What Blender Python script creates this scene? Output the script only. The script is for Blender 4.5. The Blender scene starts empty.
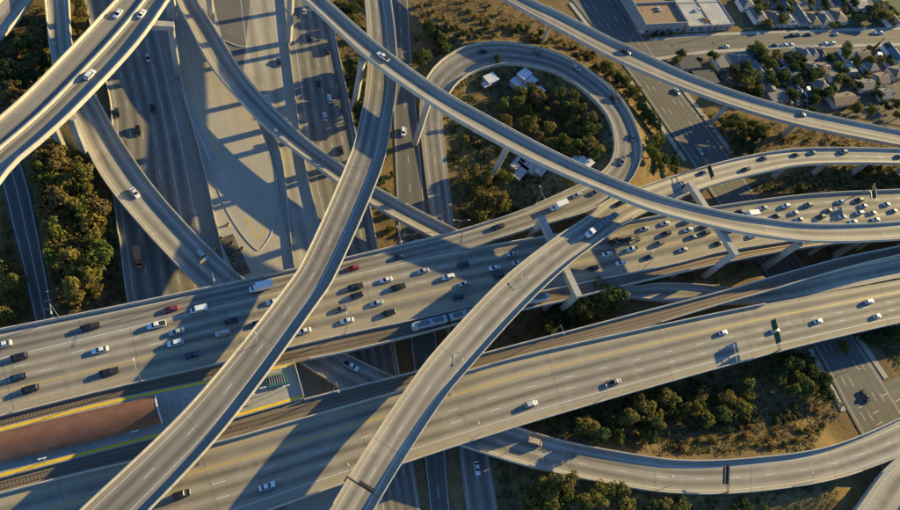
import bpy, bmesh, math, random
import numpy as np
from mathutils import Matrix, Vector

# ------------------------------------------------------------------ camera, sky, sun, exposure
scene = bpy.context.scene
COL = scene.collection
R_ = math.radians
F_PX, NAD, CAM_H = 650.0, (-185.0, 355.0), 215.0      # focal length in photo pixels, nadir point, metres above ground

def _cam_axes():
    d = np.array([NAD[0], -NAD[1], -F_PX]); zc = -d/np.linalg.norm(d)
    f = np.array([0, 0, -1.0]); h = f - f.dot(zc)*zc
    yc = h/np.linalg.norm(h); xc = np.cross(yc, zc)
    return np.array([xc, yc, zc])
CR = _cam_axes()

cd = bpy.data.cameras.new('camera'); cam = bpy.data.objects.new('camera', cd); COL.objects.link(cam)
cd.sensor_width = 36.0; cd.lens = F_PX/900*36.0; cd.clip_start = 1; cd.clip_end = 9000
M4 = Matrix([[*CR[0], 0], [*CR[1], 0], [*CR[2], CAM_H], [0, 0, 0, 1]])
cam.matrix_world = M4
scene.camera = cam

SUN_EL, SUN_AZ = 15.5, 53.0                            # the sun stands over this heading; shadows fall towards -127
world = bpy.data.worlds.new('World'); scene.world = world; world.use_nodes = True
wn = world.node_tree.nodes; wl = world.node_tree.links
sky = wn.new('ShaderNodeTexSky'); sky.sky_type = 'NISHITA'; sky.sun_disc = False
sky.sun_elevation = R_(SUN_EL); sky.sun_rotation = R_(90-SUN_AZ); sky.ozone_density = 6.0; sky.dust_density = 0.0
wl.new(sky.outputs[0], wn['Background'].inputs[0]); wn['Background'].inputs[1].default_value = 0.115
sl = bpy.data.lights.new('sun', 'SUN'); sl.energy = 5.0; sl.angle = R_(0.5); sl.color = (1.0, 0.785, 0.33)
so = bpy.data.objects.new('sun', sl); COL.objects.link(so)
sd = Vector((math.cos(R_(SUN_AZ))*math.cos(R_(SUN_EL)), math.sin(R_(SUN_AZ))*math.cos(R_(SUN_EL)), math.sin(R_(SUN_EL))))
so.rotation_euler = sd.to_track_quat('Z', 'Y').to_euler(); so.location = sd*600
vs = scene.view_settings; vs.view_transform = 'Standard'; vs.look = 'None'; vs.gamma = 1.0; vs.exposure = 1.18
vs.use_curve_mapping = False
scene.render.resolution_x, scene.render.resolution_y = 1024, 580

rnd = random.Random(11)
def P(px, py, z=0.0):
    """point of the place at height z that the photograph shows at pixel (px, py)"""
    v = CR @ np.array([px-450.0, -(py-255.0), -F_PX]); t = (z-CAM_H)/v[2]
    return np.array([v[0]*t, v[1]*t, z])
def pix(p):
    c = CR.T @ (np.asarray(p, float)-np.array([0, 0, CAM_H])); return 450+F_PX*c[0]/-c[2], 255-F_PX*c[1]/-c[2]
EW = R_(42.5)                                          # heading of the east-west streets

# ------------------------------------------------------------------ materials
def nd(nt, t, **k):
    n = nt.nodes.new(t)
    for a, b in k.items(): setattr(n, a, b)
    return n
def base_mat(name, rough=0.8, metal=0.0, spec=0.3):
    m = bpy.data.materials.new(name); m.use_nodes = True; nt = m.node_tree; b = nt.nodes['Principled BSDF']
    b.inputs['Roughness'].default_value = rough; b.inputs['Metallic'].default_value = metal
    b.inputs['Specular IOR Level'].default_value = spec
    return m, nt, b
def mixc(nt, fac, a, b, blend='MIX'):
    n = nd(nt, 'ShaderNodeMix', data_type='RGBA', blend_type=blend)
    for i, v in ((0, fac), (6, a), (7, b)):
        if hasattr(v, 'is_linked'): nt.links.new(v, n.inputs[i])
        else: n.inputs[i].default_value = v if i == 0 else (*v, 1)
    return n.outputs[2]
def mth(nt, op, a, b=0.0, c=None):
    n = nd(nt, 'ShaderNodeMath', operation=op)
    for i, v in enumerate((a, b) if c is None else (a, b, c)):
        if hasattr(v, 'is_linked'): nt.links.new(v, n.inputs[i])
        else: n.inputs[i].default_value = v
    return n.outputs[0]
def noise(nt, vec, scale, detail=4, rough=0.55):
    n = nd(nt, 'ShaderNodeTexNoise'); n.inputs['Scale'].default_value = scale; n.inputs['Detail'].default_value = detail
    n.inputs['Roughness'].default_value = rough
    if vec is not None: nt.links.new(vec, n.inputs['Vector'])
    return n.outputs[0]
def ramp(nt, fac, lo, hi):
    n = nd(nt, 'ShaderNodeMapRange'); nt.links.new(fac, n.inputs[0]); n.inputs[1].default_value = lo; n.inputs[2].default_value = hi
    return n.outputs[0]
def simple(name, col, rough=0.7, metal=0.0, var=0.12, scale=0.6, spec=0.3):
    m, nt, b = base_mat(name, rough, metal, spec)
    g = nd(nt, 'ShaderNodeNewGeometry').outputs['Position']
    f = noise(nt, g, scale, 5)
    c = mixc(nt, ramp(nt, f, 0.3, 0.7), tuple(x*(1-var) for x in col), tuple(min(1, x*(1+var)) for x in col))
    nt.links.new(c, b.inputs['Base Color'])
    return m
def road_mat(name, col, dark=(0.055, 0.05, 0.045), wear=0.75, joints=0.12, slab=0.10):
    m, nt, b = base_mat(name, 0.85, 0, 0.25)
    uv = nd(nt, 'ShaderNodeUVMap').outputs[0]
    sx = nd(nt, 'ShaderNodeSeparateXYZ'); nt.links.new(uv, sx.inputs[0]); u, v = sx.outputs[0], sx.outputs[1]
    g = nd(nt, 'ShaderNodeNewGeometry').outputs['Position']
    big = ramp(nt, noise(nt, g, 0.035, 4), 0.3, 0.7); mid = ramp(nt, noise(nt, g, 0.25, 5, 0.65), 0.25, 0.75)
    c = mixc(nt, big, tuple(x*0.86 for x in col), tuple(x*1.1 for x in col))
    c = mixc(nt, mth(nt, 'MULTIPLY', mid, 0.22), c, tuple(x*0.55 for x in col))
    # slab to slab tint
    cu = mth(nt, 'FLOOR', mth(nt, 'DIVIDE', u, 9.2)); cv = mth(nt, 'FLOOR', mth(nt, 'DIVIDE', v, 3.66))
    cb = nd(nt, 'ShaderNodeCombineXYZ'); nt.links.new(cu, cb.inputs[0]); nt.links.new(cv, cb.inputs[1])
    wnz = nd(nt, 'ShaderNodeTexWhiteNoise'); nt.links.new(cb.outputs[0], wnz.inputs[0])
    c = mixc(nt, mth(nt, 'MULTIPLY', wnz.outputs[0], slab*2), c, tuple(x*0.62 for x in col))
    # a few freshly poured, paler slabs
    c = mixc(nt, mth(nt, 'MULTIPLY', mth(nt, 'GREATER_THAN', wnz.outputs[0], 0.955), 0.35), c, tuple(min(1, x*1.35) for x in col))
    # rubber and oil down the middle of each lane
    at = nd(nt, 'ShaderNodeAttribute', attribute_name='wear').outputs['Fac']
    mp = nd(nt, 'ShaderNodeMapping'); mp.inputs['Scale'].default_value = (0.02, 0.35, 1); nt.links.new(uv, mp.inputs[0])
    st = ramp(nt, noise(nt, mp.outputs[0], 1.0, 5, 0.6), 0.28, 0.72)
    mp2 = nd(nt, 'ShaderNodeMapping'); mp2.inputs['Scale'].default_value = (0.008, 2.6, 1); nt.links.new(uv, mp2.inputs[0])
    st2 = ramp(nt, noise(nt, mp2.outputs[0], 1.0, 4, 0.6), 0.47, 0.66)
    wf = mth(nt, 'MULTIPLY', mth(nt, 'MULTIPLY', at, mth(nt, 'MULTIPLY_ADD', st, 0.6, 0.4)), wear)
    c = mixc(nt, wf, c, dark)
    c = mixc(nt, mth(nt, 'MULTIPLY', st2, 0.55*wear), c, tuple(x*0.45 for x in col))
    cl = ramp(nt, noise(nt, g, 0.09, 6, 0.7), 0.52, 0.66)
    c = mixc(nt, mth(nt, 'MULTIPLY', cl, 0.22), c, tuple(min(1, x*1.3) for x in col))
    # drainage stains and cracks
    jt = mth(nt, 'LESS_THAN', mth(nt, 'FRACT', mth(nt, 'DIVIDE', u, 4.6)), 0.035)
    c = mixc(nt, mth(nt, 'MULTIPLY', jt, joints), c, dark)
    sp = ramp(nt, noise(nt, g, 1.7, 3), 0.64, 0.74)
    c = mixc(nt, mth(nt, 'MULTIPLY', sp, 0.35), c, dark)
    nt.links.new(c, b.inputs['Base Color'])
    return m
def concrete(name, col, streak=0.35):
    m, nt, b = base_mat(name, 0.9, 0, 0.2)
    g = nd(nt, 'ShaderNodeNewGeometry').outputs['Position']
    mp = nd(nt, 'ShaderNodeMapping'); mp.inputs['Scale'].default_value = (0.7, 0.7, 0.08); nt.links.new(g, mp.inputs[0])
    f = ramp(nt, noise(nt, mp.outputs[0], 1.0, 5, 0.65), 0.35, 0.72); big = ramp(nt, noise(nt, g, 0.08, 3), 0.3, 0.7)
    c = mixc(nt, big, tuple(x*0.88 for x in col), tuple(x*1.1 for x in col))
    c = mixc(nt, mth(nt, 'MULTIPLY', f, streak), c, tuple(x*0.45 for x in col))
    nt.links.new(c, b.inputs['Base Color']); return m
def paint(name, col, rough=0.3, metal=0.0, coat=0.5):
    m, nt, b = base_mat(name, rough, metal, 0.5); b.inputs['Coat Weight'].default_value = coat
    g = nd(nt, 'ShaderNodeNewGeometry').outputs['Position']
    c = mixc(nt, ramp(nt, noise(nt, g, 1.2, 3), 0.3, 0.7), tuple(x*0.93 for x in col), col)
    nt.links.new(c, b.inputs['Base Color']); return m
def foliage(name, a, b_, c_):
    m, nt, b = base_mat(name, 0.75, 0, 0.15)
    oi = nd(nt, 'ShaderNodeObjectInfo').outputs['Random']
    g = nd(nt, 'ShaderNodeNewGeometry').outputs['Position']
    f = ramp(nt, noise(nt, g, 0.55, 3), 0.3, 0.7)
    c = mixc(nt, f, a, b_); c = mixc(nt, mth(nt, 'MULTIPLY', oi, 0.75), c, c_)
    nt.links.new(c, b.inputs['Base Color'])
    tr = nd(nt, 'ShaderNodeBsdfTranslucent'); nt.links.new(c, tr.inputs[0])
    mx = nd(nt, 'ShaderNodeMixShader'); mx.inputs[0].default_value = 0.34
    nt.links.new(b.outputs[0], mx.inputs[1]); nt.links.new(tr.outputs[0], mx.inputs[2])
    nt.links.new(mx.outputs[0], nt.nodes['Material Output'].inputs[0]); return m
def ground_mat():
    m, nt, b = base_mat('dry_ground', 0.95, 0, 0.1)
    g = nd(nt, 'ShaderNodeNewGeometry').outputs['Position']
    f1 = ramp(nt, noise(nt, g, 0.03, 6, 0.62), 0.32, 0.68); f2 = ramp(nt, noise(nt, g, 0.22, 6, 0.7), 0.35, 0.7)
    f3 = ramp(nt, noise(nt, g, 1.1, 4, 0.7), 0.3, 0.75)
    c = mixc(nt, f1, (0.30, 0.19, 0.075), (0.16, 0.115, 0.06))
    c = mixc(nt, mth(nt, 'MULTIPLY', f2, 0.7), c, (0.07, 0.065, 0.035))
    c = mixc(nt, mth(nt, 'MULTIPLY', f3, 0.45), c, (0.10, 0.07, 0.035))
    nt.links.new(c, b.inputs['Base Color'])
    bp = nd(nt, 'ShaderNodeBump'); bp.inputs['Strength'].default_value = 0.7; bp.inputs['Distance'].default_value = 0.5
    nt.links.new(noise(nt, g, 0.8, 6, 0.7), bp.inputs['Height']); nt.links.new(bp.outputs[0], b.inputs['Normal'])
    return m
M = {}
M['ground'] = ground_mat()
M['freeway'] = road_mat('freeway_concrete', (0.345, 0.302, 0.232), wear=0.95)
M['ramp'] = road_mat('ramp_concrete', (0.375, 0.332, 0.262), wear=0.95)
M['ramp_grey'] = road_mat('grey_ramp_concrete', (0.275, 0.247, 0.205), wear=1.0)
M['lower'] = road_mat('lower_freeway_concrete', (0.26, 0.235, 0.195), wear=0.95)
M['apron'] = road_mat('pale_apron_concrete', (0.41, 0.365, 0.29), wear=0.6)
M['asphalt'] = road_mat('asphalt', (0.14, 0.13, 0.12), dark=(0.04, 0.04, 0.04), wear=0.5, joints=0.0, slab=0.05)
M['street'] = road_mat('street_asphalt', (0.14, 0.128, 0.11), dark=(0.05, 0.05, 0.05), wear=0.5, joints=0.0, slab=0.05)
M['trackbed'] = road_mat('track_bed_concrete', (0.20, 0.165, 0.125), wear=0.6, joints=0.2)
M['parapet'] = concrete('parapet_concrete', (0.50, 0.455, 0.375), 0.45)
M['girder'] = concrete('girder_concrete', (0.40, 0.375, 0.33), 0.45)
M['white_line'] = simple('white_road_paint', (0.58, 0.565, 0.53), 0.6, var=0.15, scale=1.5)
M['yellow_line'] = simple('yellow_road_paint', (0.50, 0.34, 0.09), 0.6, var=0.15, scale=1.5)
M['rail'] = simple('rusty_rail', (0.22, 0.12, 0.06), 0.5, 0.5)
M['steel'] = simple('galvanised_steel', (0.42, 0.42, 0.41), 0.45, 0.7, spec=0.5)
M['dark_steel'] = simple('dark_steel', (0.05, 0.05, 0.05), 0.5, 0.4)
M['sign_green'] = simple('green_sign_sheet', (0.01, 0.10, 0.055), 0.4)
M['joint'] = simple('joint_seal', (0.10, 0.09, 0.08), 0.8)
M['tyre'] = simple('tyre_rubber', (0.02, 0.02, 0.02), 0.9)
M['glass'] = paint('tinted_car_glass', (0.015, 0.02, 0.025), 0.08, 0.0, 0.0)
M['bark'] = simple('bark', (0.14, 0.10, 0.07), 0.95, var=0.3, scale=3)
M['roof_rust'] = None
print('materials done')

# ------------------------------------------------------------------ mesh helpers
class MB:
    def __init__(s): s.v = []; s.f = []; s.uv = None
    def add(s, vs, fs):
        n = len(s.v); s.v += [tuple(map(float, p)) for p in vs]; s.f += [tuple(i+n for i in f) for f in fs]; return s
    def box(s, c, size, rz=0.0, top=1.0, topy=None):
        cx, cy, cz = c; x, y, z = (k/2 for k in size); ty = top if topy is None else topy
        ca, sa = math.cos(rz), math.sin(rz); vs = []
        for dz, kx, ky in ((-z, 1, 1), (z, top, ty)):
            for dx, dy in ((-x, -y), (x, -y), (x, y), (-x, y)):
                a, b = dx*kx, dy*ky; vs.append((cx+a*ca-b*sa, cy+a*sa+b*ca, cz+dz))
        return s.add(vs, [(3, 2, 1, 0), (4, 5, 6, 7), (0, 1, 5, 4), (1, 2, 6, 5), (2, 3, 7, 6), (3, 0, 4, 7)])
    def tube(s, a, b, r0, r1=None, n=8):
        a, b = np.array(a, float), np.array(b, float); r1 = r0 if r1 is None else r1
        d = (b-a)/np.linalg.norm(b-a); h = np.array([1, 0, 0]) if abs(d[2]) > .9 else np.array([0, 0, 1.0])
        x = np.cross(d, h); x /= np.linalg.norm(x); y = np.cross(d, x); vs = []
        for p, r in ((a, r0), (b, r1)):
            for k in range(n):
                t = 2*math.pi*k/n; vs.append(p+r*(x*math.cos(t)+y*math.sin(t)))
        fs = [(k, k+n, (k+1) % n+n, (k+1) % n) for k in range(n)] + [tuple(range(n)), tuple(range(2*n-1, n-1, -1))]
        return s.add(vs, fs)
    def prism(s, pts, z0, z1):
        n = len(pts)
        return s.add([(x, y, z0) for x, y in pts]+[(x, y, z1) for x, y in pts],
                     [tuple(range(n-1, -1, -1)), tuple(range(n, 2*n))]+[(i, (i+1) % n, (i+1) % n+n, i+n) for i in range(n)])
    def loft(s, secs, cap=True):
        n = len(secs[0]); vs = [p for q in secs for p in q]; fs = []
        for k in range(len(secs)-1):
            for i in range(n):
                a, b = k*n+i, k*n+(i+1) % n; fs.append((a, b, b+n, a+n))
        if cap: fs += [tuple(range(n-1, -1, -1)), tuple(range((len(secs)-1)*n, len(secs)*n))]
        return s.add(vs, fs)
    def mesh(s, name, mats, smooth=False):
        me = bpy.data.meshes.new(name); me.from_pydata(s.v, [], s.f)
        for m in (mats if isinstance(mats, (list, tuple)) else [mats]): me.materials.append(m)
        bm = bmesh.new(); bm.from_mesh(me); bmesh.ops.recalc_face_normals(bm, faces=bm.faces); bm.to_mesh(me); bm.free()
        if smooth: me.shade_smooth()
        return me
    def build(s, name, mats, parent=None, smooth=False, loc=None, rz=0):
        return link(name, s.mesh(name, mats, smooth), parent, loc, rz)
def link(name, data, parent=None, loc=None, rz=0):
    o = bpy.data.objects.new(name, data); COL.objects.link(o)
    if loc is not None: o.location = tuple(map(float, loc))
    if rz: o.rotation_euler = (0, 0, rz)
    if parent is not None: o.parent = parent
    return o
def tag(o, label=None, cat=None, group=None, kind=None):
    if label: o['label'] = label
    if cat: o['category'] = cat
    if group: o['group'] = group
    if kind: o['kind'] = kind
    return o
def thing(name, label, cat, loc=(0, 0, 0), rz=0, group=None):
    return tag(link(name, None, None, loc, rz), label, cat, group)
def copy_tree(o, parent=None, loc=None, rz=0):
    c = o.copy(); COL.objects.link(c); c.parent = parent
    if loc is not None: c.location = tuple(map(float, loc)); c.rotation_euler = (0, 0, rz)
    for ch in list(o.children): copy_tree(ch, c)
    return c

# ------------------------------------------------------------------ roads and decks
ROADS = {}
def cr(a, b, c, d, t):
    return 0.5*((2*b)+(-a+c)*t+(2*a-5*b+4*c-d)*t*t+(-a+3*b-3*c+d)*t**3)
class Road:
    def __init__(s, key, rows, z=None, step=4.0, zoff=0.0, dz=0.9):
        L = [P(r[0], r[1], (r[4] if len(r) > 4 else z)+dz)-np.array([0, 0, dz]) for r in rows]
        Rr = [P(r[2], r[3], (r[4] if len(r) > 4 else z)+dz)-np.array([0, 0, dz]) for r in rows]
        s.L, s.R, s.row_i = [], [], []
        n = len(L)
        for i in range(n-1):
            k = max(2, int(np.linalg.norm((L[i+1]+Rr[i+1]-L[i]-Rr[i])/2)/step))
            for j in range(k+(i == n-2)):
                t = j/k; ids = (max(i-1, 0), i, i+1, min(i+2, n-1))
                s.L.append(cr(*(L[q] for q in ids), t)); s.R.append(cr(*(Rr[q] for q in ids), t)); s.row_i.append(i+t)
        s.L = np.array(s.L); s.R = np.array(s.R); s.L[:, 2] += zoff; s.R[:, 2] += zoff
        s.C = (s.L+s.R)/2; s.N = s.R-s.L; s.W = np.linalg.norm(s.N[:, :2], axis=1); s.N = s.N/s.W[:, None]
        d = np.gradient(s.C, axis=0); s.T = d/np.linalg.norm(d[:, :2], axis=1)[:, None]
        s.U = np.concatenate([[0], np.cumsum(np.linalg.norm(np.diff(s.C, axis=0), axis=1))])
        s.key = key; ROADS[key] = s
    def near(s, p):
        return int(np.argmin(((s.C[:, :2]-np.asarray(p)[:2])**2).sum(1)))
    def rng(s, a, b):
        return [i for i, r in enumerate(s.row_i) if a-1e-6 <= r <= b+1e-6]
def surface(rd, mat, parent, name='road_surface', lanes=(), lift=0.0, inset=0.0):
    n = len(rd.C); K = max(2, int(rd.W.max()/0.7)); vs, fs, uv, wr = [], [], [], []
    for i in range(n):
        for k in range(K+1):
            t = k/K; p = rd.L[i]*(1-t)+rd.R[i]*t; vs.append((p[0], p[1], p[2]+lift)); uv.append((rd.U[i], t*rd.W[i]))
            w = 0.0
            for a, b in lanes:
                c = (a+b)/2*rd.W[i]; h = (b-a)*rd.W[i]*0.5; x = (t*rd.W[i]-c)/max(h, .1)
                if abs(x) < 1.3: w = max(w, 0.9*math.exp(-(x/0.42)**2)+0.22*math.exp(-((abs(x)-0.42)/0.16)**2))
            wr.append(min(w, 1))
    for i in range(n-1):
        for k in range(K): a = i*(K+1)+k; fs.append((a, a+K+1, a+K+2, a+1))
    me = bpy.data.meshes.new(name); me.from_pydata(vs, [], fs); me.materials.append(mat)
    me.validate()
    if me.polygons[0].normal.z < 0: me.flip_normals()
    ul = me.uv_layers.new(name='UVMap'); vi = np.empty(len(me.loops), dtype=np.int32); me.loops.foreach_get('vertex_index', vi)
    ul.data.foreach_set('uv', np.array(uv)[vi].ravel().astype(np.float32))
    me.attributes.new('wear', 'FLOAT', 'POINT').data.foreach_set('value', np.array(wr, dtype=np.float32))
    return link(name, me, parent)
def sweep(rd, ids, prof, name, mat, parent):
    """prof(i) gives the closed section as (lateral distance from the left edge, height) pairs"""
    secs = []
    for i in ids:
        secs.append([rd.L[i]+rd.N[i]*a+np.array([0, 0, h]) for a, h in prof(i)])
    return MB().loft(secs).build(name, mat, parent)
def parapet(rd, side, rng, parent, h=0.9, w=0.36, mat=None, low=-0.5, name='parapet', out=0.0):
    ids = rd.rng(*rng) if rng else list(range(len(rd.C)))
    if len(ids) < 2: return
    def prof(i):
        x0, x1 = (-out, w) if side == 0 else (rd.W[i]-w, rd.W[i]+out)
        xi = 0.07
        return [(x0, low), (x1, low), (x1, 0.0), (x1-xi if side == 0 else x1, h), (x0 if side == 0 else x0+xi, h), (x0, 0.0)]
    return sweep(rd, ids, prof, name, mat or M['parapet'], parent)
def line(rd, frac, mat, parent, dash=None, width=0.17, rng=None, lift=0.012, name='lane_line'):
    ids = rd.rng(*rng) if rng else list(range(len(rd.C)))
    mb = MB(); u0, u1 = rd.U[ids[0]], rd.U[ids[-1]]
    def at(u):
        x = np.interp(u, rd.U, np.arange(len(rd.U))); i = min(int(x), len(rd.U)-2); t = x-i
        l = rd.L[i]*(1-t)+rd.L[i+1]*t; r = rd.R[i]*(1-t)+rd.R[i+1]*t; n = (r-l)/np.linalg.norm(r-l)
        return l+(r-l)*frac+np.array([0, 0, lift]), n
    segs = []
    if dash:
        u = u0+rnd.random()*8
        while u < u1-dash[0]: segs.append((u, u+dash[0])); u += dash[0]+dash[1]
    else:
        k = max(1, int((u1-u0)/4)); segs = [(u0+(u1-u0)*q/k, u0+(u1-u0)*(q+1)/k) for q in range(k)]
    for a, b in segs:
        pa, na = at(a); pb, nb = at(b)
        mb.add([pa-na*width/2, pb-nb*width/2, pb+nb*width/2, pa+na*width/2], [(0, 1, 2, 3)])
    o = mb.build(name, mat, parent)
    if dash: o['kind'] = 'stuff'
    return o
DASH = (3.6, 11.0)
def elevated(name, key, rows, label, cat='overpass', mat='ramp', lanes=(), lines=(), par=((0, None), (1, None)), z=None, zoff=0.0, depth=1.9, ph=1.5):
    rd = Road(key, rows, z, zoff=zoff); root = thing(name, label, cat)
    surface(rd, M[mat], root, lanes=lanes)
    def prof(i):
        W = rd.W[i]; o = min(1.9, W*0.22); d = depth
        return [(0, -0.03), (W, -0.03), (W, -0.5), (W-o*0.55, -0.75), (W-o, -d), (o, -d), (o*0.55, -0.75), (0, -0.5)]
    sweep(rd, list(range(len(rd.C))), prof, 'girder', M['girder'], root)
    for s_, r_ in par: parapet(rd, s_, r_, root, h=ph, out=0.02)
    u = 9.0+rnd.random()*20
    while u < rd.U[-1]-5:
        i = int(np.searchsorted(rd.U, u)); a, b, t_ = rd.L[i]+rd.N[i]*.4, rd.R[i]-rd.N[i]*.4, rd.T[i]*.06
        q = [p+np.array([0, 0, .008]) for p in (a-t_, b-t_, b+t_, a+t_)]
        MB().add(q, [(0, 1, 2, 3)]).build('expansion_joint', M['joint'], root); u += rnd.uniform(30, 46)
    for ln in lines:
        f, m, d = ln[:3]; line(rd, f, M[m], root, d, rng=ln[3] if len(ln) > 3 else None)
    return root, rd
def ground_road(name, key, rows, mat='asphalt', lanes=(), lines=(), z=0.0, zoff=0.0):
    rd = Road(key, rows, z, zoff=zoff, dz=0.0)
    o = surface(rd, M[mat], None, name=name, lanes=lanes); tag(o, kind='structure')
    for ln in lines:
        f, m, d = ln[:3]; line(rd, f, M[m], o, d, rng=ln[3] if len(ln) > 3 else None)
    return o, rd
def column(parent, x, y, z0, z1, wx=2.4, wy=2.0, rz=0.0, flare=1.6, name='column'):
    secs = []
    for z, k in ((z0-0.6, 1), (z0+(z1-z0)*0.72, 1), (z1-(z1-z0)*0.12, 1.0+(flare-1)*0.35), (z1, flare)):
        pts = []
        for a, b in ((-.5, -.32), (-.32, -.5), (.32, -.5), (.5, -.32), (.5, .32), (.32, .5), (-.32, .5), (-.5, .32)):
            u, v = a*wx*k, b*wy; pts.append((x+u*math.cos(rz)-v*math.sin(rz), y+u*math.sin(rz)+v*math.cos(rz), z))
        secs.append(pts)
    return MB().loft(secs).build(name, M['girder'], parent)
def rd_ang(rd, i): return math.atan2(rd.N[i][1], rd.N[i][0])
W_, Y_ = 'white_line', 'yellow_line'
def even(a, b, n): return [(a+(b-a)*k/n, a+(b-a)*(k+1)/n) for k in range(n)]

# ---- ground level: the lower freeway, frontage roads, streets
SBW = [(70,-60),(78,-30),(88,15),(99,55),(110,97),(113,140),(112,187),(121,250),(128,302),(152,400),(180,520),(205,640)]
B1 = [(155,-60),(160,-30),(167,12),(177,60),(187,105),(204,168),(221,248),(236,305),(262,400),(290,520),(318,640)]
B3 = [(278,-60),(282,-25),(288,40),(293,80),(299,128),(306,171),(321,233),(332,290),(352,380),(378,510),(402,640)]
EE = [(315,-60),(321,-30),(334,32),(345,84),(355,131),(364,178),(377,245),(386,300),(400,380),(421,510),(442,640)]
def rows2(a, b): return [(p[0], p[1], q[0], q[1]) for p, q in zip(a, b)]
def same_y(a, ys):
    return [(float(np.interp(y, [p[1] for p in a], [p[0] for p in a])), y) for y in ys]
YS = [-60, -20, 20, 60, 100, 140, 180, 220, 260, 300, 350, 400, 450, 520, 600]
sbw, b1, b3, ee = (same_y(a, YS) for a in (SBW, B1, B3, EE))
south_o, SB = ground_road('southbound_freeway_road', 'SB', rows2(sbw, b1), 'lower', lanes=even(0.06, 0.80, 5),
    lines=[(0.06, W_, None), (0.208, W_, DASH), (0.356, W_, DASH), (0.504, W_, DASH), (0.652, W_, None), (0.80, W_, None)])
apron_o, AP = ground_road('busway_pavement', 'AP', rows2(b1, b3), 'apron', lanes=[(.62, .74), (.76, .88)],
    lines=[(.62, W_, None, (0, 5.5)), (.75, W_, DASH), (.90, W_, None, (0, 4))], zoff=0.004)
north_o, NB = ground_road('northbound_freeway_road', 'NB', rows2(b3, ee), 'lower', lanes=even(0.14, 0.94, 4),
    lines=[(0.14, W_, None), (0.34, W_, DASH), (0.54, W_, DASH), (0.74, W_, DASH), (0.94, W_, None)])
ground_road('frontage_road', 'FL', [(-60,60,-32,60),(-22,120,4,120),(0,178,26,178),(11,222,36,222),(23,268,45,268),(34,317,54.5,317),(58,420,80,420),(80,520,102,520)], 'asphalt',
    lanes=even(.08, .92, 2), lines=[(.08, W_, None), (.52, W_, None), (.92, W_, None)], zoff=0.008)
ground_road('side_street', 'FR', [(388,-60,404,-60),(391,0,408,0),(392.5,60,412,60),(394,132,419,132),(399,240,428,240),(410,340,437,340),(420,420,443,420),(430,510,450,510),(444,640,464,640)], 'street',
    lanes=even(.1, .9, 2), lines=[(.06, W_, None), (.5, W_, DASH), (.94, W_, None)], zoff=0.008)
ground_road('avenue', 'ST', [(500,-90,552,-95),(540,-40,588,-44),(573,2,617,-2),(594,28.5,640,32),(632,77,668,75),(660,118,697,113),(689,160,728,154),(750,252,787,240),(814,348,854,337),(847,409,887,387),(882,472,925,448)], 'street',
    lanes=even(.07, .93, 6), lines=[(.06, W_, None), (.22, W_, DASH), (.36, W_, DASH), (.64, W_, DASH), (.78, W_, DASH), (.94, W_, None)], zoff=0.012)
ground_road('residential_street', 'RS', [(628,43,642,58.5),(700,36.5,703,51),(780,33.5,782,46),(840,31.5,842,45),(900,30,902,43.5),(1000,27,1002,40.5)], 'street',
    lanes=even(.1, .9, 2), lines=[], zoff=0.008)
ground_road('cross_street', 'XS', [(852,398,880,452),(900,376,920,425),(960,352,975,400),(1040,320,1050,365)], 'street', lanes=even(.05, .95, 5),
    lines=[(.2, W_, DASH), (.4, W_, DASH), (.6, W_, DASH), (.8, W_, DASH)], zoff=0.008)
ground_road('collector_road', 'SM', [(446.2,327,466.2,327),(454,400,480,400),(462,480,493,480),(474,560,506,560),(484,640,518,640)], 'lower', lanes=even(.1,.9,2), lines=[(.1, W_, None),(.5, W_, DASH),(.9, W_, None)], zoff=0.016)
def sheet(name, px, mat, z=0.004, kind='structure'):
    pts = [P(x, y, z) for x, y in px]; mb = MB(); mb.add(pts, [tuple(range(len(pts)))])
    me = mb.mesh(name, mat); 
    if me.polygons[0].normal.z < 0: me.flip_normals()
    ul = me.uv_layers.new(name='UVMap'); 
    for l in me.loops: c = me.vertices[l.vertex_index].co; ul.data[l.index].uv = (c.x, c.y)
    return tag(link(name, me), kind=kind)
sheet('storage_yard', [(200,-60),(213,0),(222,38),(243,74),(250,0),(252,-60)], M['asphalt'], 0.012)

# ---- lower ramps, crossing beneath the upper freeway
two = even(.14, .80, 2)
B_rows = [(34,-60,62,-60,7),(40,-30,66,-30,7),(44.6,0,69,0,7),(52,60,74,53,7),(72.5,114,99,101,7),(98,171,128.5,151,7),(140,225,166.5,202,7),(199,286,225.5,263,7),
    (262,334,282,308,7),(320,375,336,348,7),(400,419,414,386,7),(461,445,474,411,7),(544,470,555,438.5,7),(640,489,644,455.5,7),(687,493.5,690,460,7),(744,492.5,744,458,7),(820,482.5,814,449.5,7),(878,465.5,866,433,7),(940,439,924,406,7),(1000,408,985,376,7)]
rB, B = elevated('curved_ramp', 'B', B_rows, 'long low two lane ramp curving beneath both decks of the upper freeway', lanes=two,
    lines=[(.12, W_, None), (.46, W_, DASH), (.80, W_, None)], par=((0, (0, 16.75)), (1, None)), depth=1.5)
C_rows = [(160,-50,176,-52,7.5),(176.6,0,196,-3,7.5),(189,25,209,18,7.5),(211,66,232,55,7.5),(238,98,251,83,7.5),(268.6,130,281,115,7.5),(300,154,311,142.5,7.5),(339,183,350,170,7.5),(371,204,382,190.5,7.5),(428,235,440,221.6,7),
    (500,268,508,254,6.4),(560,288,566,273,6.4),(622,296.5,625,285.5,6.4),(660,301,661,283,6.5),(700,303,700,284.5,6.8),(740,304,738,288,7.6),(790,299,786,283,9.6),(850,287,847,268,11.7),(905,276,899,257,11.8),(960,265,955,246,11.8)]
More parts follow.
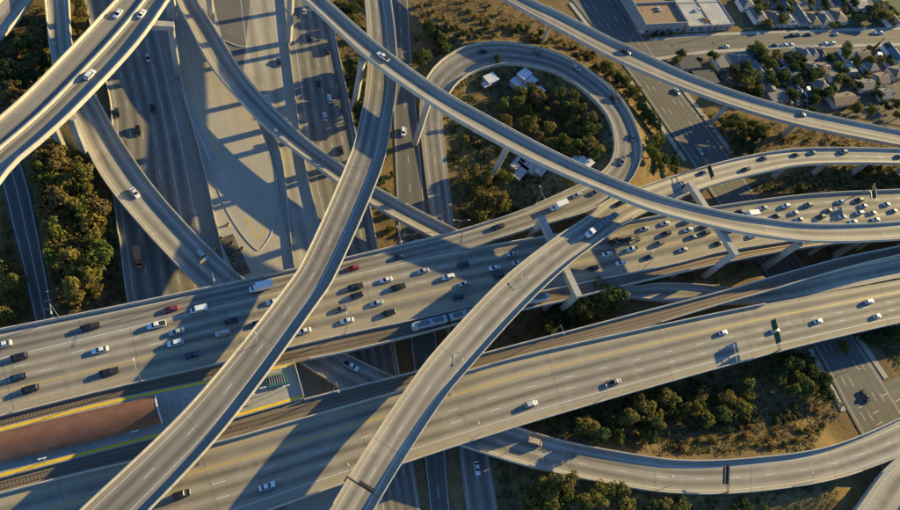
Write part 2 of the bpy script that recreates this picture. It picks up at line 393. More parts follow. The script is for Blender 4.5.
rC, C = elevated('connector_ramp', 'C', C_rows, 'narrow low connector ramp slanting over the busway and under the upper freeway', lanes=[(.3, .72)], mat='ramp',
    lines=[(.2, W_, None), (.78, W_, None)], par=((0, (0, 15.6)), (1, None)), depth=1.5)
K_rows = [(800,600,850,612,6.95),(825,550,870,560,6.95),(855,510,896,522,6.95),(883,472,918,488,6.95),(912,446,945,464,6.95)]
rK, K = elevated('merging_ramp', 'K', K_rows, 'short ramp with green rail merging at the paved nose beside the curved ramp', lanes=[(.3, .75)], lines=[(.2, W_, None)], par=((0, (0, 3)), (1, None)), depth=1.5)
J_rows = [(-60,40,-40,70,5),(-30,22,-12,48,5),(0,0,12,26,5),(14,-22,34,-4,5),(26,-50,56,-40,5)]
rJ, J = elevated('corner_ramp', 'J', J_rows, 'pale concrete ramp curving past the tan trees behind the dual flyover', lanes=[(.3, .7)], lines=[(.2, W_, None)], depth=1.5)

# ---- the loop
G_rows = [(446,330,466,330,.02),(436,250,459,250,.1),(432,221,454.5,221,.3),(424,160,447.5,160,.8),(420,116,443,117,1.3),(421,95,446,101,1.7),(427,77,453,88,2.1),(441,60.5,464,77.5,2.6),(464.6,47,479,70,3.2),(497,42,503,64,4.2),(530.7,46,527,65.5,5.2),
    (561,54.5,551,71,6.2),(585,68,571,81,7.2),(608,85,590,96,8.2),(627,107,606,114,9),(638,131,613,132,9.6),(642,151,614,150,10.1),(638,168,609.5,163,10.5),(628,184,600,173,10.9),(610,199.5,589,181,11.3),(586,212,573,187.5,11.6),(553,222,544,200.5,11.9),
    (520,231.5,512,214,11.95),(462,249.5,456,231,11.95),(400,264.5,395,246,11.95),(334,280.5,328,261.5,11.95),(207,310.5,202,288.5,11.95),(100,336,95,310.5,11.95),(0,359.5,-5,330,11.95),(-60,374,-65,342,11.95)]
rG, G = elevated('loop_ramp', 'G', G_rows, 'wide loop ramp circling the wooded hollow and joining the upper freeway', lanes=[(.2, .5), (.5, .8)], mat='ramp_grey',
    lines=[(.16, W_, None, (0, 22)), (.5, W_, DASH, (0, 12)), (.82, W_, None)], par=((0, (5, 22.6)), (1, (5, 29))), depth=0.6)

# ---- the upper freeway: two decks, two tracks
WB_rows = [(-60,371,-48,428),(-40,366.5,-28,423.5),(0,357,14,413),(100,333.5,113,388.5),(207,308,219,364),(334,278,345,334.5),(400,262.5,411,321),(460,250.5,470,307.5),(544,236,555,289),(600,227,610,277.5),(640,219,650,269.5),(680,212,689,260.5),(713,206.7,722,252),(767,199,774,243.5),(822,193.2,828,236),(900,189.5,904,229),(960,188,963,226),(1040,187,1042,223)]
rWB, WB = elevated('upper_freeway_deck', 'WB', WB_rows, 'busy upper freeway deck full of westbound traffic beside the train track', 'freeway', 'freeway', z=12,
    lanes=[(0.02,.205),(.205,.39),(.39,.575),(.60,.83)], lines=[(.004, W_, None), (.205, W_, DASH), (.39, W_, DASH), (.575, Y_, None), (.595, Y_, None), (.84, Y_, None)],
    par=((0, (7.05, 17)), (1, None)), depth=2.1)
EB_rows = [(-60,507.5,-30,610),(-40,502.5,-10,600),(0,492.5,29,590),(100,467.5,127,558),(213,442.5,238,521),(300,418.5,322,491),(402,389.5,424,456.5),(464,371.5,484,437),(529,353.5,547,417.5),(640,329,655,386),(733,309.5,746,360.5),(800,297,811,343.5),(900,279,909,320.5),(960,268,968,307),(1040,255,1047,290)]
rEB, EB = elevated('upper_freeway_deck', 'EB', EB_rows, 'nearly empty upper freeway deck with green overhead sign, eastbound side', 'freeway', 'freeway', z=12,
    lanes=[(.09,.27),(.31,.49),(.49,.67),(.67,.85)], lines=[(.085, Y_, None), (.27, Y_, None), (.29, Y_, None), (.305, Y_, None), (.49, W_, DASH), (.67, W_, DASH), (.85, W_, None)],
    par=((0, (0, 10.6)), (1, None)), depth=2.1)
WT_rows = [(-60,428.5,-58,440),(-28,424,-27,432.5),(14,413.5,17,421.5),(113,389,116,397.3),(219,364.5,222,375.5),(292,348,295,361.5),(346,335,349,351),(411,321.5,415,335),(470,308,474,319.5),(555,289.5,560,301.5),(610,278,614,288),(650,270,654,278.5),(689,261,693,269.5),(722,252.5,727,262),(774,244,778,252),(828,236.5,832,244),(904,229.5,907,236.5),(963,226.5,965,233)]
rWT, WT = elevated('track_viaduct', 'WT', WT_rows, 'narrow light rail viaduct carrying the parked train beside the busy deck', 'track', 'trackbed', z=11.98, par=((1, (5.2, 17)),), depth=1.9, lanes=[(.3, .7)])
ET_rows = [(-60,493,-57,507,12),(-30,485.5,-27,499.5,12),(0,478,4,491.5,12),(100,452.5,104,466,12),(213,424.5,217,441,12),(304,399,308,415.5,12),(402,374.5,406,387.5,12),(464,358,468,370.5,12),(529,341,533,352.5,12),(608,320.5,612,334.5,12.1),(640,312,645,327,12.3),(700,296.7,704,309,13),(740,286,744,297.5,13.6),(766.7,278,771,290,14),(840,258,845,268,14.8),(900,245.6,906,253.5,15.2),(960,233,966,241,15.6),(1040,217,1046,225,16)]
rET, ET = elevated('track_viaduct', 'ET', ET_rows, 'dark light rail viaduct rising away from the nearly empty deck', 'track', 'trackbed', par=((0, (5, 17)), (1, (10.2, 17))), zoff=-0.02, depth=1.7, lanes=[(.3, .7)])
for root, rd, f0 in ((rWT, WT, .5), (rET, ET, .5)):
    for off in (-0.72, 0.72):
        def prof(i, off=off, rd=rd, f0=f0):
            x = rd.W[i]*f0+off; return [(x-.09, 0), (x+.09, 0), (x+.09, .17), (x-.09, .17)]
        sweep(rd, list(range(len(rd.C))), prof, 'rail', M['rail'], root)
        def pl(i, off=off, rd=rd, f0=f0):
            x = rd.W[i]*f0+off; return [(x-.38, -.02), (x+.38, -.02), (x+.34, .1), (x-.34, .1)]
        sweep(rd, rd.rng(5.3, 99), pl, 'rail_plinth', M['trackbed'], root)
    tb = MB(); u = 1.0
    while u < rd.U[-1]-1 and rd.row_i[min(int(np.searchsorted(rd.U, u)), len(rd.U)-1)] < 5.3:
        i = min(int(np.interp(u, rd.U, np.arange(len(rd.U)))), len(rd.U)-2); t = (u-rd.U[i])/(rd.U[i+1]-rd.U[i])
        p = (rd.L[i]*(1-t)+rd.L[i+1]*t)*(1-f0)+(rd.R[i]*(1-t)+rd.R[i+1]*t)*f0
        tb.box((p[0], p[1], p[2]+.01), (2.2, .22, .06), rd_ang(rd, i)); u += 0.85
    tag(tb.build('sleepers', M['trackbed'], root), kind='stuff')

# ---- high ramps
A_rows = [(-75,182,-40,238,28),(-30,142,8,170,28),(0,117,39,142,28),(30,90,70,114,28),(76.8,42,112,71,28),(100,17,137,43,28),(116,0,155,19,28),(135,-22,175,-10,28),(165,-60,205,-45,28)]
rA, A = elevated('dual_flyover', 'A', A_rows, 'high dual flyover with a centre barrier and three white cars', lanes=[(.08,.28),(.28,.46),(.56,.74),(.74,.92)][1:3], mat='ramp_grey',
    lines=[(.06, W_, None), (.45, W_, None), (.58, W_, None), (.9, W_, None)])
def midprof(i):
    x = A.W[i]*0.515; return [(x-.35, -.02), (x+.35, -.02), (x+.22, 1.0), (x-.22, 1.0)]
sweep(A, list(range(len(A.C))), midprof, 'centre_barrier', M['parapet'], rA)
D_rows = [(348,-80,374,-82,24.30),(358,-40,384,-40,23.90),(365,0,391,0,23.50),(367.5,40,396,40,23.10),(366.6,80,397.3,83,22.70),(357,132,391,124,22.30),(346,165,382,168,21.90),(308.5,249,340,266,21.50),(283,290,312,311,21.30),(193,401,224,429.5,21.30),(80,510,115,545,21.30),(20,567,58,604,21.30),(-40,622,0,662,21.30)]
rD, D = elevated('curved_flyover', 'D', D_rows, 'long curved flyover sweeping empty over both upper freeway decks', lanes=[(.16,.42),(.42,.70)], mat='ramp_grey',
    lines=[(.15, W_, None), (.43, W_, DASH), (.71, W_, None)])
HI_rows = [(1040,160,1040,174,12.5),(960,152.5,960,167,13),(900,149,900,163.5,13.6),(811,148,813,164,14.8),(755.5,154.5,760,173,16.2),(700,168,706.5,187,18),(650,184,659,206,20.4),(612,198,629.5,220.5,21.6),(585,218,602.5,240,22),(550,241,570,264,22.2),(500,281,525.5,306,22.4),(440,344.5,468.8,369,22.7),(412,380,442,402,22.9),(366,448,398.5,469,23),(329,510,362.5,530.5,23),(300,562,334,580,23),(262,630,298,648,23)]
rI, HI = elevated('diagonal_flyover', 'HI', HI_rows, 'flyover with a flatbed semi truck bending down across both freeway decks', lanes=[(.17,.48),(.48,.80)], mat='ramp',
    lines=[(.16, W_, None), (.485, W_, DASH), (.81, W_, None)])
E_rows = [(262,-58,251,-47,32.50),(289,-34,279,-23,31.90),(327,0,317,11,31.30),(380,46,369,59,30.70),(440,89,429.5,102,30.40),(491,118,481,133,30.10),(552,150.5,543.5,165,29.80),(607,175.5,600,189.5,29.50),(660,195.5,655,211,28.50),(720,211,717,227,27.10),(766.7,219,765,236,26.10),(822,224.3,821,241.5,25.10),(900,221.5,901,239,24.10),(960,213,962,230,23.50),(1040,200,1042,216,23.00)]
rE, E_ = elevated('high_flyover', 'E', E_rows, 'narrow highest flyover crossing over every other ramp with one white pickup', lanes=[(.25,.68)], mat='ramp',
    lines=[(.2, W_, None), (.74, W_, None)])
F_rows = [(440,-60,430,-50,12),(496,-21,487,-11,13),(532,0,525,11,13.2),(560,12.5,553,26,13.5),(610,38,602,52.5,14),(644,53.8,637,69,14.3),(690,75,684,88.5,14.3),(740,93,736,107,14),(790,107.5,787,122,13.5),(840,118.3,838,133.5,13),(900,130.5,898,145,12.6),(960,141,958,156,12.2),(1040,154,1038,169,12)]
rF, F_ = elevated('slender_flyover', 'F', F_rows, 'pale slender flyover passing between the houses and the loop ramp', lanes=[(.22,.5),(.5,.78)], mat='ramp',
    lines=[(.15, W_, None), (.85, W_, None)])

# ---- terrain: one ground sheet with the embankments of the loop and the curved ramp
GROUND_KEYS = ['SB','AP','NB','FL','FR','ST','RS','XS','SM']
EMB = [(np.array([ (c[0], c[1], c[2]) for c, r in zip(G.C, G.row_i) if 3 <= r <= 19.5]), [w for w, r in zip(G.W, G.row_i) if 3 <= r <= 19.5], 0.75, 0.55),
       (np.array([c for c, r in zip(B.C, B.row_i) if 12.2 <= r <= 16.1]), [w for w, r in zip(B.W, B.row_i) if 12.2 <= r <= 16.1], 1.3, 0.35),
       (np.array([c for c, r in zip(C.C, C.row_i) if 11.8 <= r <= 16.2]), [w for w, r in zip(C.W, C.row_i) if 11.8 <= r <= 16.2], 1.0, 0.5)]
gsam = np.concatenate([np.column_stack([ROADS[k].C[:, :2], ROADS[k].W/2]) for k in GROUND_KEYS])
ES = np.concatenate([np.column_stack([C_, np.array(W__)/2, np.full(len(C_), dr), np.full(len(C_), sl_)]) for C_, W__, dr, sl_ in EMB])
def height(XY):
    XY = np.atleast_2d(XY); out = []
    for c in range(0, len(XY), 4000):
        q = XY[c:c+4000]
        d = np.hypot(q[:, :1]-ES[:, 0], q[:, 1:2]-ES[:, 1]); h = np.maximum((ES[:, 2]-ES[:, 4]-ES[:, 5]*np.maximum(0, d-ES[:, 3]-0.8)).max(1), -0.25)
        m = (np.hypot(q[:, :1]-gsam[:, 0], q[:, 1:2]-gsam[:, 1])-gsam[:, 2]).min(1)
        out.append(np.minimum(h, np.clip((m-1.0)*0.9, -0.25, 50)))
    return np.concatenate(out)
xs = np.concatenate([[-4000,-1500,-700,-400], np.arange(-260, 520, 3.0), [700,1200,2500,6000]])
ys = np.concatenate([[-4000,-1500,-700,-350], np.arange(-200, 520, 3.0), [700,1200,2500,6000]])
X, Y = np.meshgrid(xs, ys); XY = np.column_stack([X.ravel(), Y.ravel()]); H = height(XY)
nx = len(xs); faces = [(j*nx+i, j*nx+i+1, (j+1)*nx+i+1, (j+1)*nx+i) for j in range(len(ys)-1) for i in range(nx-1)]
gm = bpy.data.meshes.new('ground'); gm.from_pydata(np.column_stack([XY, H]).tolist(), [], faces); gm.materials.append(M['ground']); gm.shade_smooth()
tag(link('ground', gm), kind='structure')
def PG(px, py):
    z = 0.0
    for _ in range(5): p = P(px, py, z); z = float(height(p[:2])[0])
    return P(px, py, z)
print('terrain done')

# ------------------------------------------------------------------ barriers on the lower level
def polyline_wall(name, px, label, h=1.1, w=0.5, z=0.0, mat=None, cat='barrier'):
    pts = [P(x, y, z) for x, y in px]; rows = []
    rd = [];
    for i in range(len(pts)-1):
        for j in range(4):
            ids = (max(i-1, 0), i, i+1, min(i+2, len(pts)-1)); rd.append(cr(*(pts[q] for q in ids), j/4))
    rd.append(pts[-1]); rd = np.array(rd); d = np.gradient(rd, axis=0); secs = []
    for p, t in zip(rd, d):
        n = np.array([-t[1], t[0], 0]); n /= np.linalg.norm(n)
        secs.append([p+n*w/2+np.array([0, 0, -.3]), p-n*w/2+np.array([0, 0, -.3]), p-n*w*.3+np.array([0, 0, h]), p+n*w*.3+np.array([0, 0, h])])
    o = MB().loft(secs).build(name, mat or M['parapet']); return tag(o, label, cat)
polyline_wall('concrete_barrier', b1[0:10], 'long concrete wall dividing the shaded freeway lanes from the pale busway', 1.5)
polyline_wall('concrete_barrier', [(262,108),(272,131),(283,165),(292,250),(300,300)], 'low concrete barrier along the pale busway apron, starting under the connector ramp', 1.1)
polyline_wall('concrete_barrier', b3[0:12], 'concrete barrier between the pale busway and the northbound freeway lanes', 1.2)
polyline_wall('concrete_barrier', ee[0:12], 'concrete barrier on the outer edge of the northbound freeway lanes', 1.0)
polyline_wall('concrete_barrier', sbw[0:12], 'concrete barrier beside the grove on the outer edge of the shaded lanes', 0.9)
polyline_wall('concrete_kerb', [(222,40),(229,43),(238,46.5),(246,47)], 'curved pale kerb crossing the dark storage yard', 0.35, 0.6, cat='kerb')
polyline_wall('concrete_wall', [(208,160),(222,200),(233,221),(243,236),(254,248),(260,250),(268,240),(273,228),(277,206),(276,170)], 'low pointed kerb round the end of the busway apron', 0.22, 0.4, cat='kerb')
def flat_strip(name, px, w, mat, parent, z):
    pts = [P(x, y, z) for x, y in px]; mb = MB()
    for a, b in zip(pts[:-1], pts[1:]):
        t = (b-a)/np.linalg.norm(b-a); n = np.array([-t[1], t[0], 0])*w/2; mb.add([a-n, b-n, b+n, a+n], [(0, 1, 2, 3)])
    o = mb.build(name, mat, parent)
    if o.data.polygons[0].normal.z < 0: o.data.flip_normals()
    return o
flat_strip('yellow_marking', [(171,30),(177,50),(186,72),(196,98),(207,127),(221,158)], 0.45, M['yellow_line'], apron_o, 0.02)
flat_strip('yellow_marking', [(246,217),(252,228),(258,239)], 0.7, M['yellow_line'], apron_o, 0.02)
flat_strip('yellow_marking', [(267,212),(264,228),(259,238)], 0.7, M['yellow_line'], apron_o, 0.02)
flat_strip('white_marking', [(180,86),(190,116),(201,139),(210,160)], 0.3, M['white_line'], apron_o, 0.02)

# ------------------------------------------------------------------ columns and straddle bents
allr = list(ROADS.values())
def blocked(x, y, z, pad, skip=(), zlow=-1):
    for rd in allr:
        if rd.key in skip: continue
        d = np.hypot(rd.C[:, 0]-x, rd.C[:, 1]-y)-rd.W/2; i = int(np.argmin(d))
        if d[i] < pad and zlow < rd.C[i][2] < z: return True
    return False
def gz(x, y): return float(height((x, y))[0])
def auto_columns(root, rd, gap, start, depth, fr=(.5,), skip_rng=(), wx=2.2, wy=1.9, flare=1.5):
    u = start
    while u < rd.U[-1]:
        i = int(np.searchsorted(rd.U, u)); i = min(i, len(rd.C)-1); r = rd.row_i[i]
        if not any(a <= r <= b for a, b in skip_rng):
            for f in fr:
                p = rd.L[i]*(1-f)+rd.R[i]*f; g = gz(p[0], p[1])
                if p[2]-depth-g > 2.0 and not blocked(p[0], p[1], p[2]-2, 1.8, (rd.key,)):
                    column(root, p[0], p[1], g, p[2]-depth+0.05, wx, wy, rd_ang(rd, i), flare)
        u += gap
def col_at(root, rd, px, py, wx=2.4, wy=2.0, flare=1.5, snap=0.0):
    p = PG(px, py); i = rd.near(p); c = rd.C[i]
    x, y = p[0]*(1-snap)+c[0]*snap, p[1]*(1-snap)+c[1]*snap
    column(root, x, y, gz(x, y), c[2]-1.85, wx, wy, rd_ang(rd, i), flare)
for b in ((289,43),(354,108.5),(415,144),(489,182)): col_at(rE, E_, *b, wx=3.0, wy=2.2, flare=1.25)
for b in ((763,268),(834,256),(640,262)): col_at(rE, E_, *b, wx=3.0, wy=2.2, flare=1.25) if b[0] != 640 else None
for b in ((89,164),(66,156),(174,21)): col_at(rA, A, *b, wx=3.2, wy=2.0, flare=1.2)
for b in ((539.6,41),(715,125),(782,135)): col_at(rF, F_, *b, wx=3.4, wy=1.8, flare=1.3, snap=.5)
auto_columns(rD, D, 24, 20, 1.85, wx=3.0)
auto_columns(rI, HI, 26, 60, 1.85, wx=3.0, skip_rng=((6, 10),))
auto_columns(rB, B, 22, 10, 1.45); auto_columns(rC, C, 20, 8, 1.45); auto_columns(rK, K, 20, 8, 1.45)
auto_columns(rWB, WB, 28, 10, 2.05, fr=(.12, .5, .88)); auto_columns(rEB, EB, 28, 14, 2.05, fr=(.12, .5, .88))
auto_columns(rWT, WT, 28, 20, 1.85, wx=1.8, wy=1.6); auto_columns(rET, ET, 24, 12, 1.65, wx=1.9, wy=1.9)
def bent(a, b, ztop, label, wbeam=2.6, hbeam=2.2, legs=(0, 1)):
    a, b = np.array(a), np.array(b); m = (a+b)/2; rz = math.atan2(b[1]-a[1], b[0]-a[0]); L = np.linalg.norm((b-a)[:2])
    t = thing('straddle_bent', label, 'bridge support', (m[0], m[1], 0), rz)
    MB().box((0, 0, ztop-hbeam/2), (L+2.6, wbeam, hbeam)).build('cap_beam', M['girder'], t)
    for k, x in enumerate((-L/2, L/2)):
        if k not in legs: continue
        wx, wy = m[0]+x*math.cos(rz), m[1]+x*math.sin(rz); g = gz(wx, wy)
        column(t, x, 0, g, ztop-hbeam+.05, 2.3, 2.1, 0, 1.05)
zt = 20.25
bent(P(543,219,zt), P(578,293,zt), zt, 'grey portal frame spanning the busy deck beneath the diagonal flyover')
zt = 25.6
bent(P(692,184,zt), P(736,252,zt), zt, 'tall portal frame spanning the busy deck beneath the highest flyover')
zt = 26.1
bent(P(140,22,zt), P(170,24,zt), zt, 'portal frame standing between the shaded lanes and the pale busway', legs=(1,))
t = thing('bridge_column', 'tall lone concrete column at the corner of the dark storage yard', 'column')
p = PG(212,27); column(t, p[0], p[1], gz(p[0], p[1]), 27, 2.4, 2.0, 0.3, 1.0)

# ------------------------------------------------------------------ station between the tracks
M['platform'] = concrete('platform_concrete', (0.36, 0.34, 0.30), 0.5)
M['tactile'] = simple('yellow_platform_edge', (0.72, 0.46, 0.03), 0.6)
M['canopy'] = simple('brown_canopy_metal', (0.195, 0.09, 0.05), 0.5, 0.1, var=0.2, scale=0.3, spec=0.4)
M['teal'] = simple('green_painted_steel', (0.04, 0.17, 0.13), 0.5)
PL = Road('PL', [(-60,441,-55,491),(-27,433.5,-25,484.5),(17,422.5,21,472.5),(116,398.3,122,446.5),(222,376.5,228,420),(294,362,304,398)], 13.0, dz=0)
allr = [r for r in ROADS.values() if r.key != 'PL']
stn = thing('station_platform', 'island station platform with yellow edges between the two tracks', 'platform')
surface(PL, M['platform'], stn, 'platform_surface')
sweep(PL, list(range(len(PL.C))), lambda i: [(.01, -.02), (PL.W[i]-.01, -.02), (PL.W[i]-.01, -2.2), (.01, -2.2)], 'platform_body', M['girder'], stn)
for f0 in (0.0, 1.0):
    def prof(i, f0=f0):
        x = 0.35 if f0 == 0 else PL.W[i]-1.15
        return [(x, -.01), (x+.8, -.01), (x+.8, .03), (x, .03)]
    sweep(PL, list(range(len(PL.C))), prof, 'yellow_edge_strip', M['tactile'], stn)
def prof_end(i): return [(0.2, 0), (PL.W[i]-.2, 0), (PL.W[i]-.2, 1.2), (.2, 1.2)]
a, b = PL.L[-1], PL.R[-1]; mb = MB(); d = (b-a); L = np.linalg.norm(d); rz = math.atan2(d[1], d[0])
mb.box(((a[0]+b[0])/2, (a[1]+b[1])/2, 13.55), (L-.6, .25, 1.15), rz); mb.build('end_wall', M['parapet'], stn)
# barrel canopy
zc = 15.4
CN = Road('CN', [(-60,446,-50,477.5),(-20,436.5,-12,466.5),(0,432,7,461),(78,413,86,442.5),(156,395.5,163,423)], zc, dz=0); ROADS.pop('CN')
can = thing('station_canopy', 'long rust brown ribbed barrel canopy over the station platform', 'canopy')
secs = []; outer = []
for i in range(len(CN.C)):
    W = CN.W[i]; up = []; lo = []
    for k in range(13):
        t = k/12; z = 3.0*math.sin(math.pi*t)**0.8
        up.append(CN.L[i]+CN.N[i]*W*t+np.array([0, 0, z])); lo.append(CN.L[i]+CN.N[i]*(W*(.5+(t-.5)*.985))+np.array([0, 0, z*.97-.14]))
    secs.append(up+lo[::-1])
MB().loft(secs).build('roof', M['canopy'], can)
rb = MB(); U = 0.4
while U < CN.U[-1]-.2:
    x = np.interp(U, CN.U, np.arange(len(CN.U))); i = min(int(x), len(CN.U)-2); t = x-i
    l = CN.L[i]*(1-t)+CN.L[i+1]*t; n = CN.N[i]; tt = CN.T[i]; W = CN.W[i]*(1-t)+CN.W[i+1]*t; ring = []
    for q in (-.05, .05):
        for k in range(13):
            f = k/12; z = 3.0*math.sin(math.pi*f)**0.8; ring.append(l+n*W*f+tt*q+np.array([0, 0, z+.05]))
    rb.add(ring, [(k, k+1, k+14, k+13) for k in range(12)]); U += 0.6
tag(rb.build('standing_seam', M['canopy'], can), kind='stuff')
i = len(CN.C)-1; e = MB(); ring = []
for o_ in (0, .45):
    for k in range(13):
        f = k/12; z = 3.0*math.sin(math.pi*f)**0.8+.16; ring.append(CN.L[i]+CN.N[i]*CN.W[i]*f-CN.T[i]*(.4-o_)+np.array([0, 0, z]))
e.add(ring, [(k, k+1, k+14, k+13) for k in range(12)]); e.build('end_trim', M['white_line'], can)
for r in (1.5, 2.2, 3.0, 3.8):
    ids = CN.rng(0, r); i = ids[-1]
    for f in (.3, .7):
        p = CN.L[i]*(1-f)+CN.R[i]*f; MB().tube((p[0], p[1], 12.95), (p[0], p[1], zc+.9), .22, .18).build('canopy_post', M['steel'], can)
# open roof grid, stair house and lamps on the platform
def on_pl(px, py, z=13.0): return P(px, py, z)
g0 = on_pl(186,405, 15.5); rzp = math.atan2(PL.T[-6][1], PL.T[-6][0])
t = thing('open_roof_grid', 'open steel roof grid beside the end of the brown canopy', 'pergola', (g0[0], g0[1], 13.0), rzp)
for k in range(6): MB().box((-4.5+k*1.8, 0, 2.6), (.16, 6.0, .18)).build('beam', M['steel'], t)
for k in range(4): MB().box((0, -2.7+k*1.8, 2.44), (9.3, .14, .14)).build('beam', M['steel'], t)
for x in (-4.4, 4.4):
    for y in (-2.6, 2.6): MB().box((x, y, 1.15), (.18, .18, 2.5)).build('post', M['steel'], t)
p = on_pl(277,381); t = thing('stair_enclosure', 'green framed stair enclosure at the bare end of the platform', 'stairs', (p[0], p[1], 13.0), rzp)
MB().box((0, 0, .6), (6.0, 3.4, 1.2), 0).build('stair_wall', M['teal'], t)
MB().box((0, 0, 1.22), (5.4, 2.8, .06), 0).build('stair_opening', M['dark_steel'], t)
for k in range(7): MB().box((-2.2+k*.72, 0, 1.28+.02*k), (.3, 2.6, .1)).build('step', M['steel'], t)
for x in (-2.95, 2.95):
    for y in (-1.65, 1.65): MB().box((x, y, 1.9), (.14, .14, 1.4)).build('post', M['teal'], t)
for y in (-1.65, 1.65): MB().box((0, y, 2.65), (6.1, .14, .14)).build('top_rail', M['teal'], t)
for k, (x, y) in enumerate(((283,371),(286,389),(263,391),(252,398),(196,420),(46,461),(137,434))):
    p = on_pl(x, y); t = thing('platform_lamp', 'double headed lamp standing on the station platform', 'lamp', (p[0], p[1], 13.0), rzp, 'lamps along the station platform')
    MB().tube((0, 0, 0), (0, 0, 3.6), .08, .06).build('post', M['steel'], t)
    for s in (-1, 1): MB().box((.55*s, 0, 3.62), (.9, .35, .14)).build('lamp_head', M['white_line'], t)
for k, (x, y) in enumerate(((206,411),(212,408),(218,404),(244,402))):
    p = on_pl(x, y); t = thing('platform_bench', 'small bench on the open end of the station platform', 'bench', (p[0], p[1], 13.0), rzp, 'benches on the platform')
    MB().box((0, 0, .42), (1.8, .5, .08)).build('seat', M['dark_steel'], t)
    for s in (-.7, .7): MB().box((s, 0, .19), (.1, .45, .4)).build('leg', M['dark_steel'], t)
    MB().box((0, .24, .72), (1.8, .06, .5)).build('backrest', M['dark_steel'], t)

# ------------------------------------------------------------------ train
M['train_white'] = paint('train_white', (0.40, 0.42, 0.45), 0.4); M['train_grey'] = simple('train_roof_grey', (0.13, 0.14, 0.15), 0.6)
def train_car(p, rz, name='train_car', front=False):
    t = tag(link(name, None, None, p, rz), 'light rail train car with grey roof gear on the track beside the busy deck', 'train', 'cars of the light rail train')
    L, W = 26.0, 2.7
    s = [[(x, y*W/2*k, z) for y, z in ((-1, .45), (1, .45), (1.0, 2.6), (.84, 3.25), (-.84, 3.25), (-1.0, 2.6))] for x, k in ((-L/2, .78), (-L/2+1.2, 1), (L/2-1.2, 1), (L/2, .78))]
    MB().loft(s).build('body', M['train_white'], t)
    for y in (-1, 1): MB().box((0, y*(W/2+.005), 1.95), (L-3.2, .03, .8)).build('window_band', M['glass'], t)
    for x, l in ((-9.2, 4.5), (-3.6, 3.6), (3.6, 3.6), (9.2, 4.5)): MB().box((x, 0, 3.42), (l, 1.7, .36), 0, .94).build('roof_unit', M['train_grey'], t)
    MB().box((0, 0, 1.9), (1.0, W+.06, 2.9)).build('articulation', M['dark_steel'], t)
    for x in (-8.6, 0, 8.6): MB().box((x, 0, .3), (2.6, 2.2, .55)).build('bogie', M['dark_steel'], t)
    pg = MB(); pg.tube((-6.4, 0, 3.3), (-5.4, 0, 4.2), .06).tube((-5.4, 0, 4.2), (-6.2, 0, 4.9), .06).tube((-6.2, -.8, 4.9), (-6.2, .8, 4.9), .06); pg.build('pantograph', M['dark_steel'], t)
    return t
i0 = WT.near(P(394,331,12)); u0 = WT.U[i0]
for k in range(2):
    u = u0+13.2+27*k; i = int(np.searchsorted(WT.U, u)); c = WT.C[i]; tr = train_car((c[0], c[1], c[2]+.16), math.atan2(WT.T[i][1], WT.T[i][0])); tr['label'] = ('leading light rail car in the open beside the busy deck', 'following light rail car half under the diagonal flyover')[k]

# ------------------------------------------------------------------ vehicles
PAINT = {k: paint(k+'_car_paint', c) for k, c in {'white': (.72, .72, .70), 'silver': (.42, .43, .44), 'grey': (.16, .165, .17), 'black': (.012, .012, .014), 'dark blue': (.015, .03, .07), 'red': (.30, .02, .02), 'tan': (.42, .33, .22), 'orange': (.45, .17, .06), 'green': (.03, .10, .07)}.items()}
M['bed'] = simple('pickup_bed_liner', (.03, .03, .03), .9); M['box_white'] = simple('box_body_white', (.70, .69, .66), .5, var=.05)
M['lamp_red'] = simple('tail_lamp_red', (.35, .01, .01), .3); M['lamp_clear'] = simple('head_lamp_clear', (.7, .7, .68), .2)
def sec(x, hw, z0, z1, r=.16):
    return [(x, -hw*.93, z0), (x, hw*.93, z0), (x, hw, z0+(z1-z0)*.3), (x, hw, z1-r), (x, hw*.88, z1), (x, -hw*.88, z1), (x, -hw, z1-r), (x, -hw, z0+(z1-z0)*.3)]
def frustum(x0, x1, hw0, z0, x2, x3, hw1, z1):
    return [[(x0, -hw0, z0), (x0, hw0, z0), (x1, hw0, z0), (x1, -hw0, z0)], [(x2, -hw1, z1), (x2, hw1, z1), (x3, hw1, z1), (x3, -hw1, z1)]]
def wheel_mesh(r):
    mb = MB(); mb.tube((0, -.12, 0), (0, .12, 0), r, r, 12); me = mb.mesh('wheel', M['tyre']); return me
WHEEL = {.34: wheel_mesh(.34), .48: wheel_mesh(.48)}
def wheels(t, xs_, hw, r=.34):
    for x in xs_:
        for y in (-1, 1): link('wheel', WHEEL[r], t, (x, y*(hw-.1), r))
def lights(t, xf, xr, hw, z):
    for y in (-1, 1):
        MB().box((xf, y*hw*.68, z), (.12, .36, .14)).build('headlight', M['lamp_clear'], t)
        MB().box((xr, y*hw*.72, z+.08), (.10, .30, .18)).build('tail_light', M['lamp_red'], t)
PROTO = {}
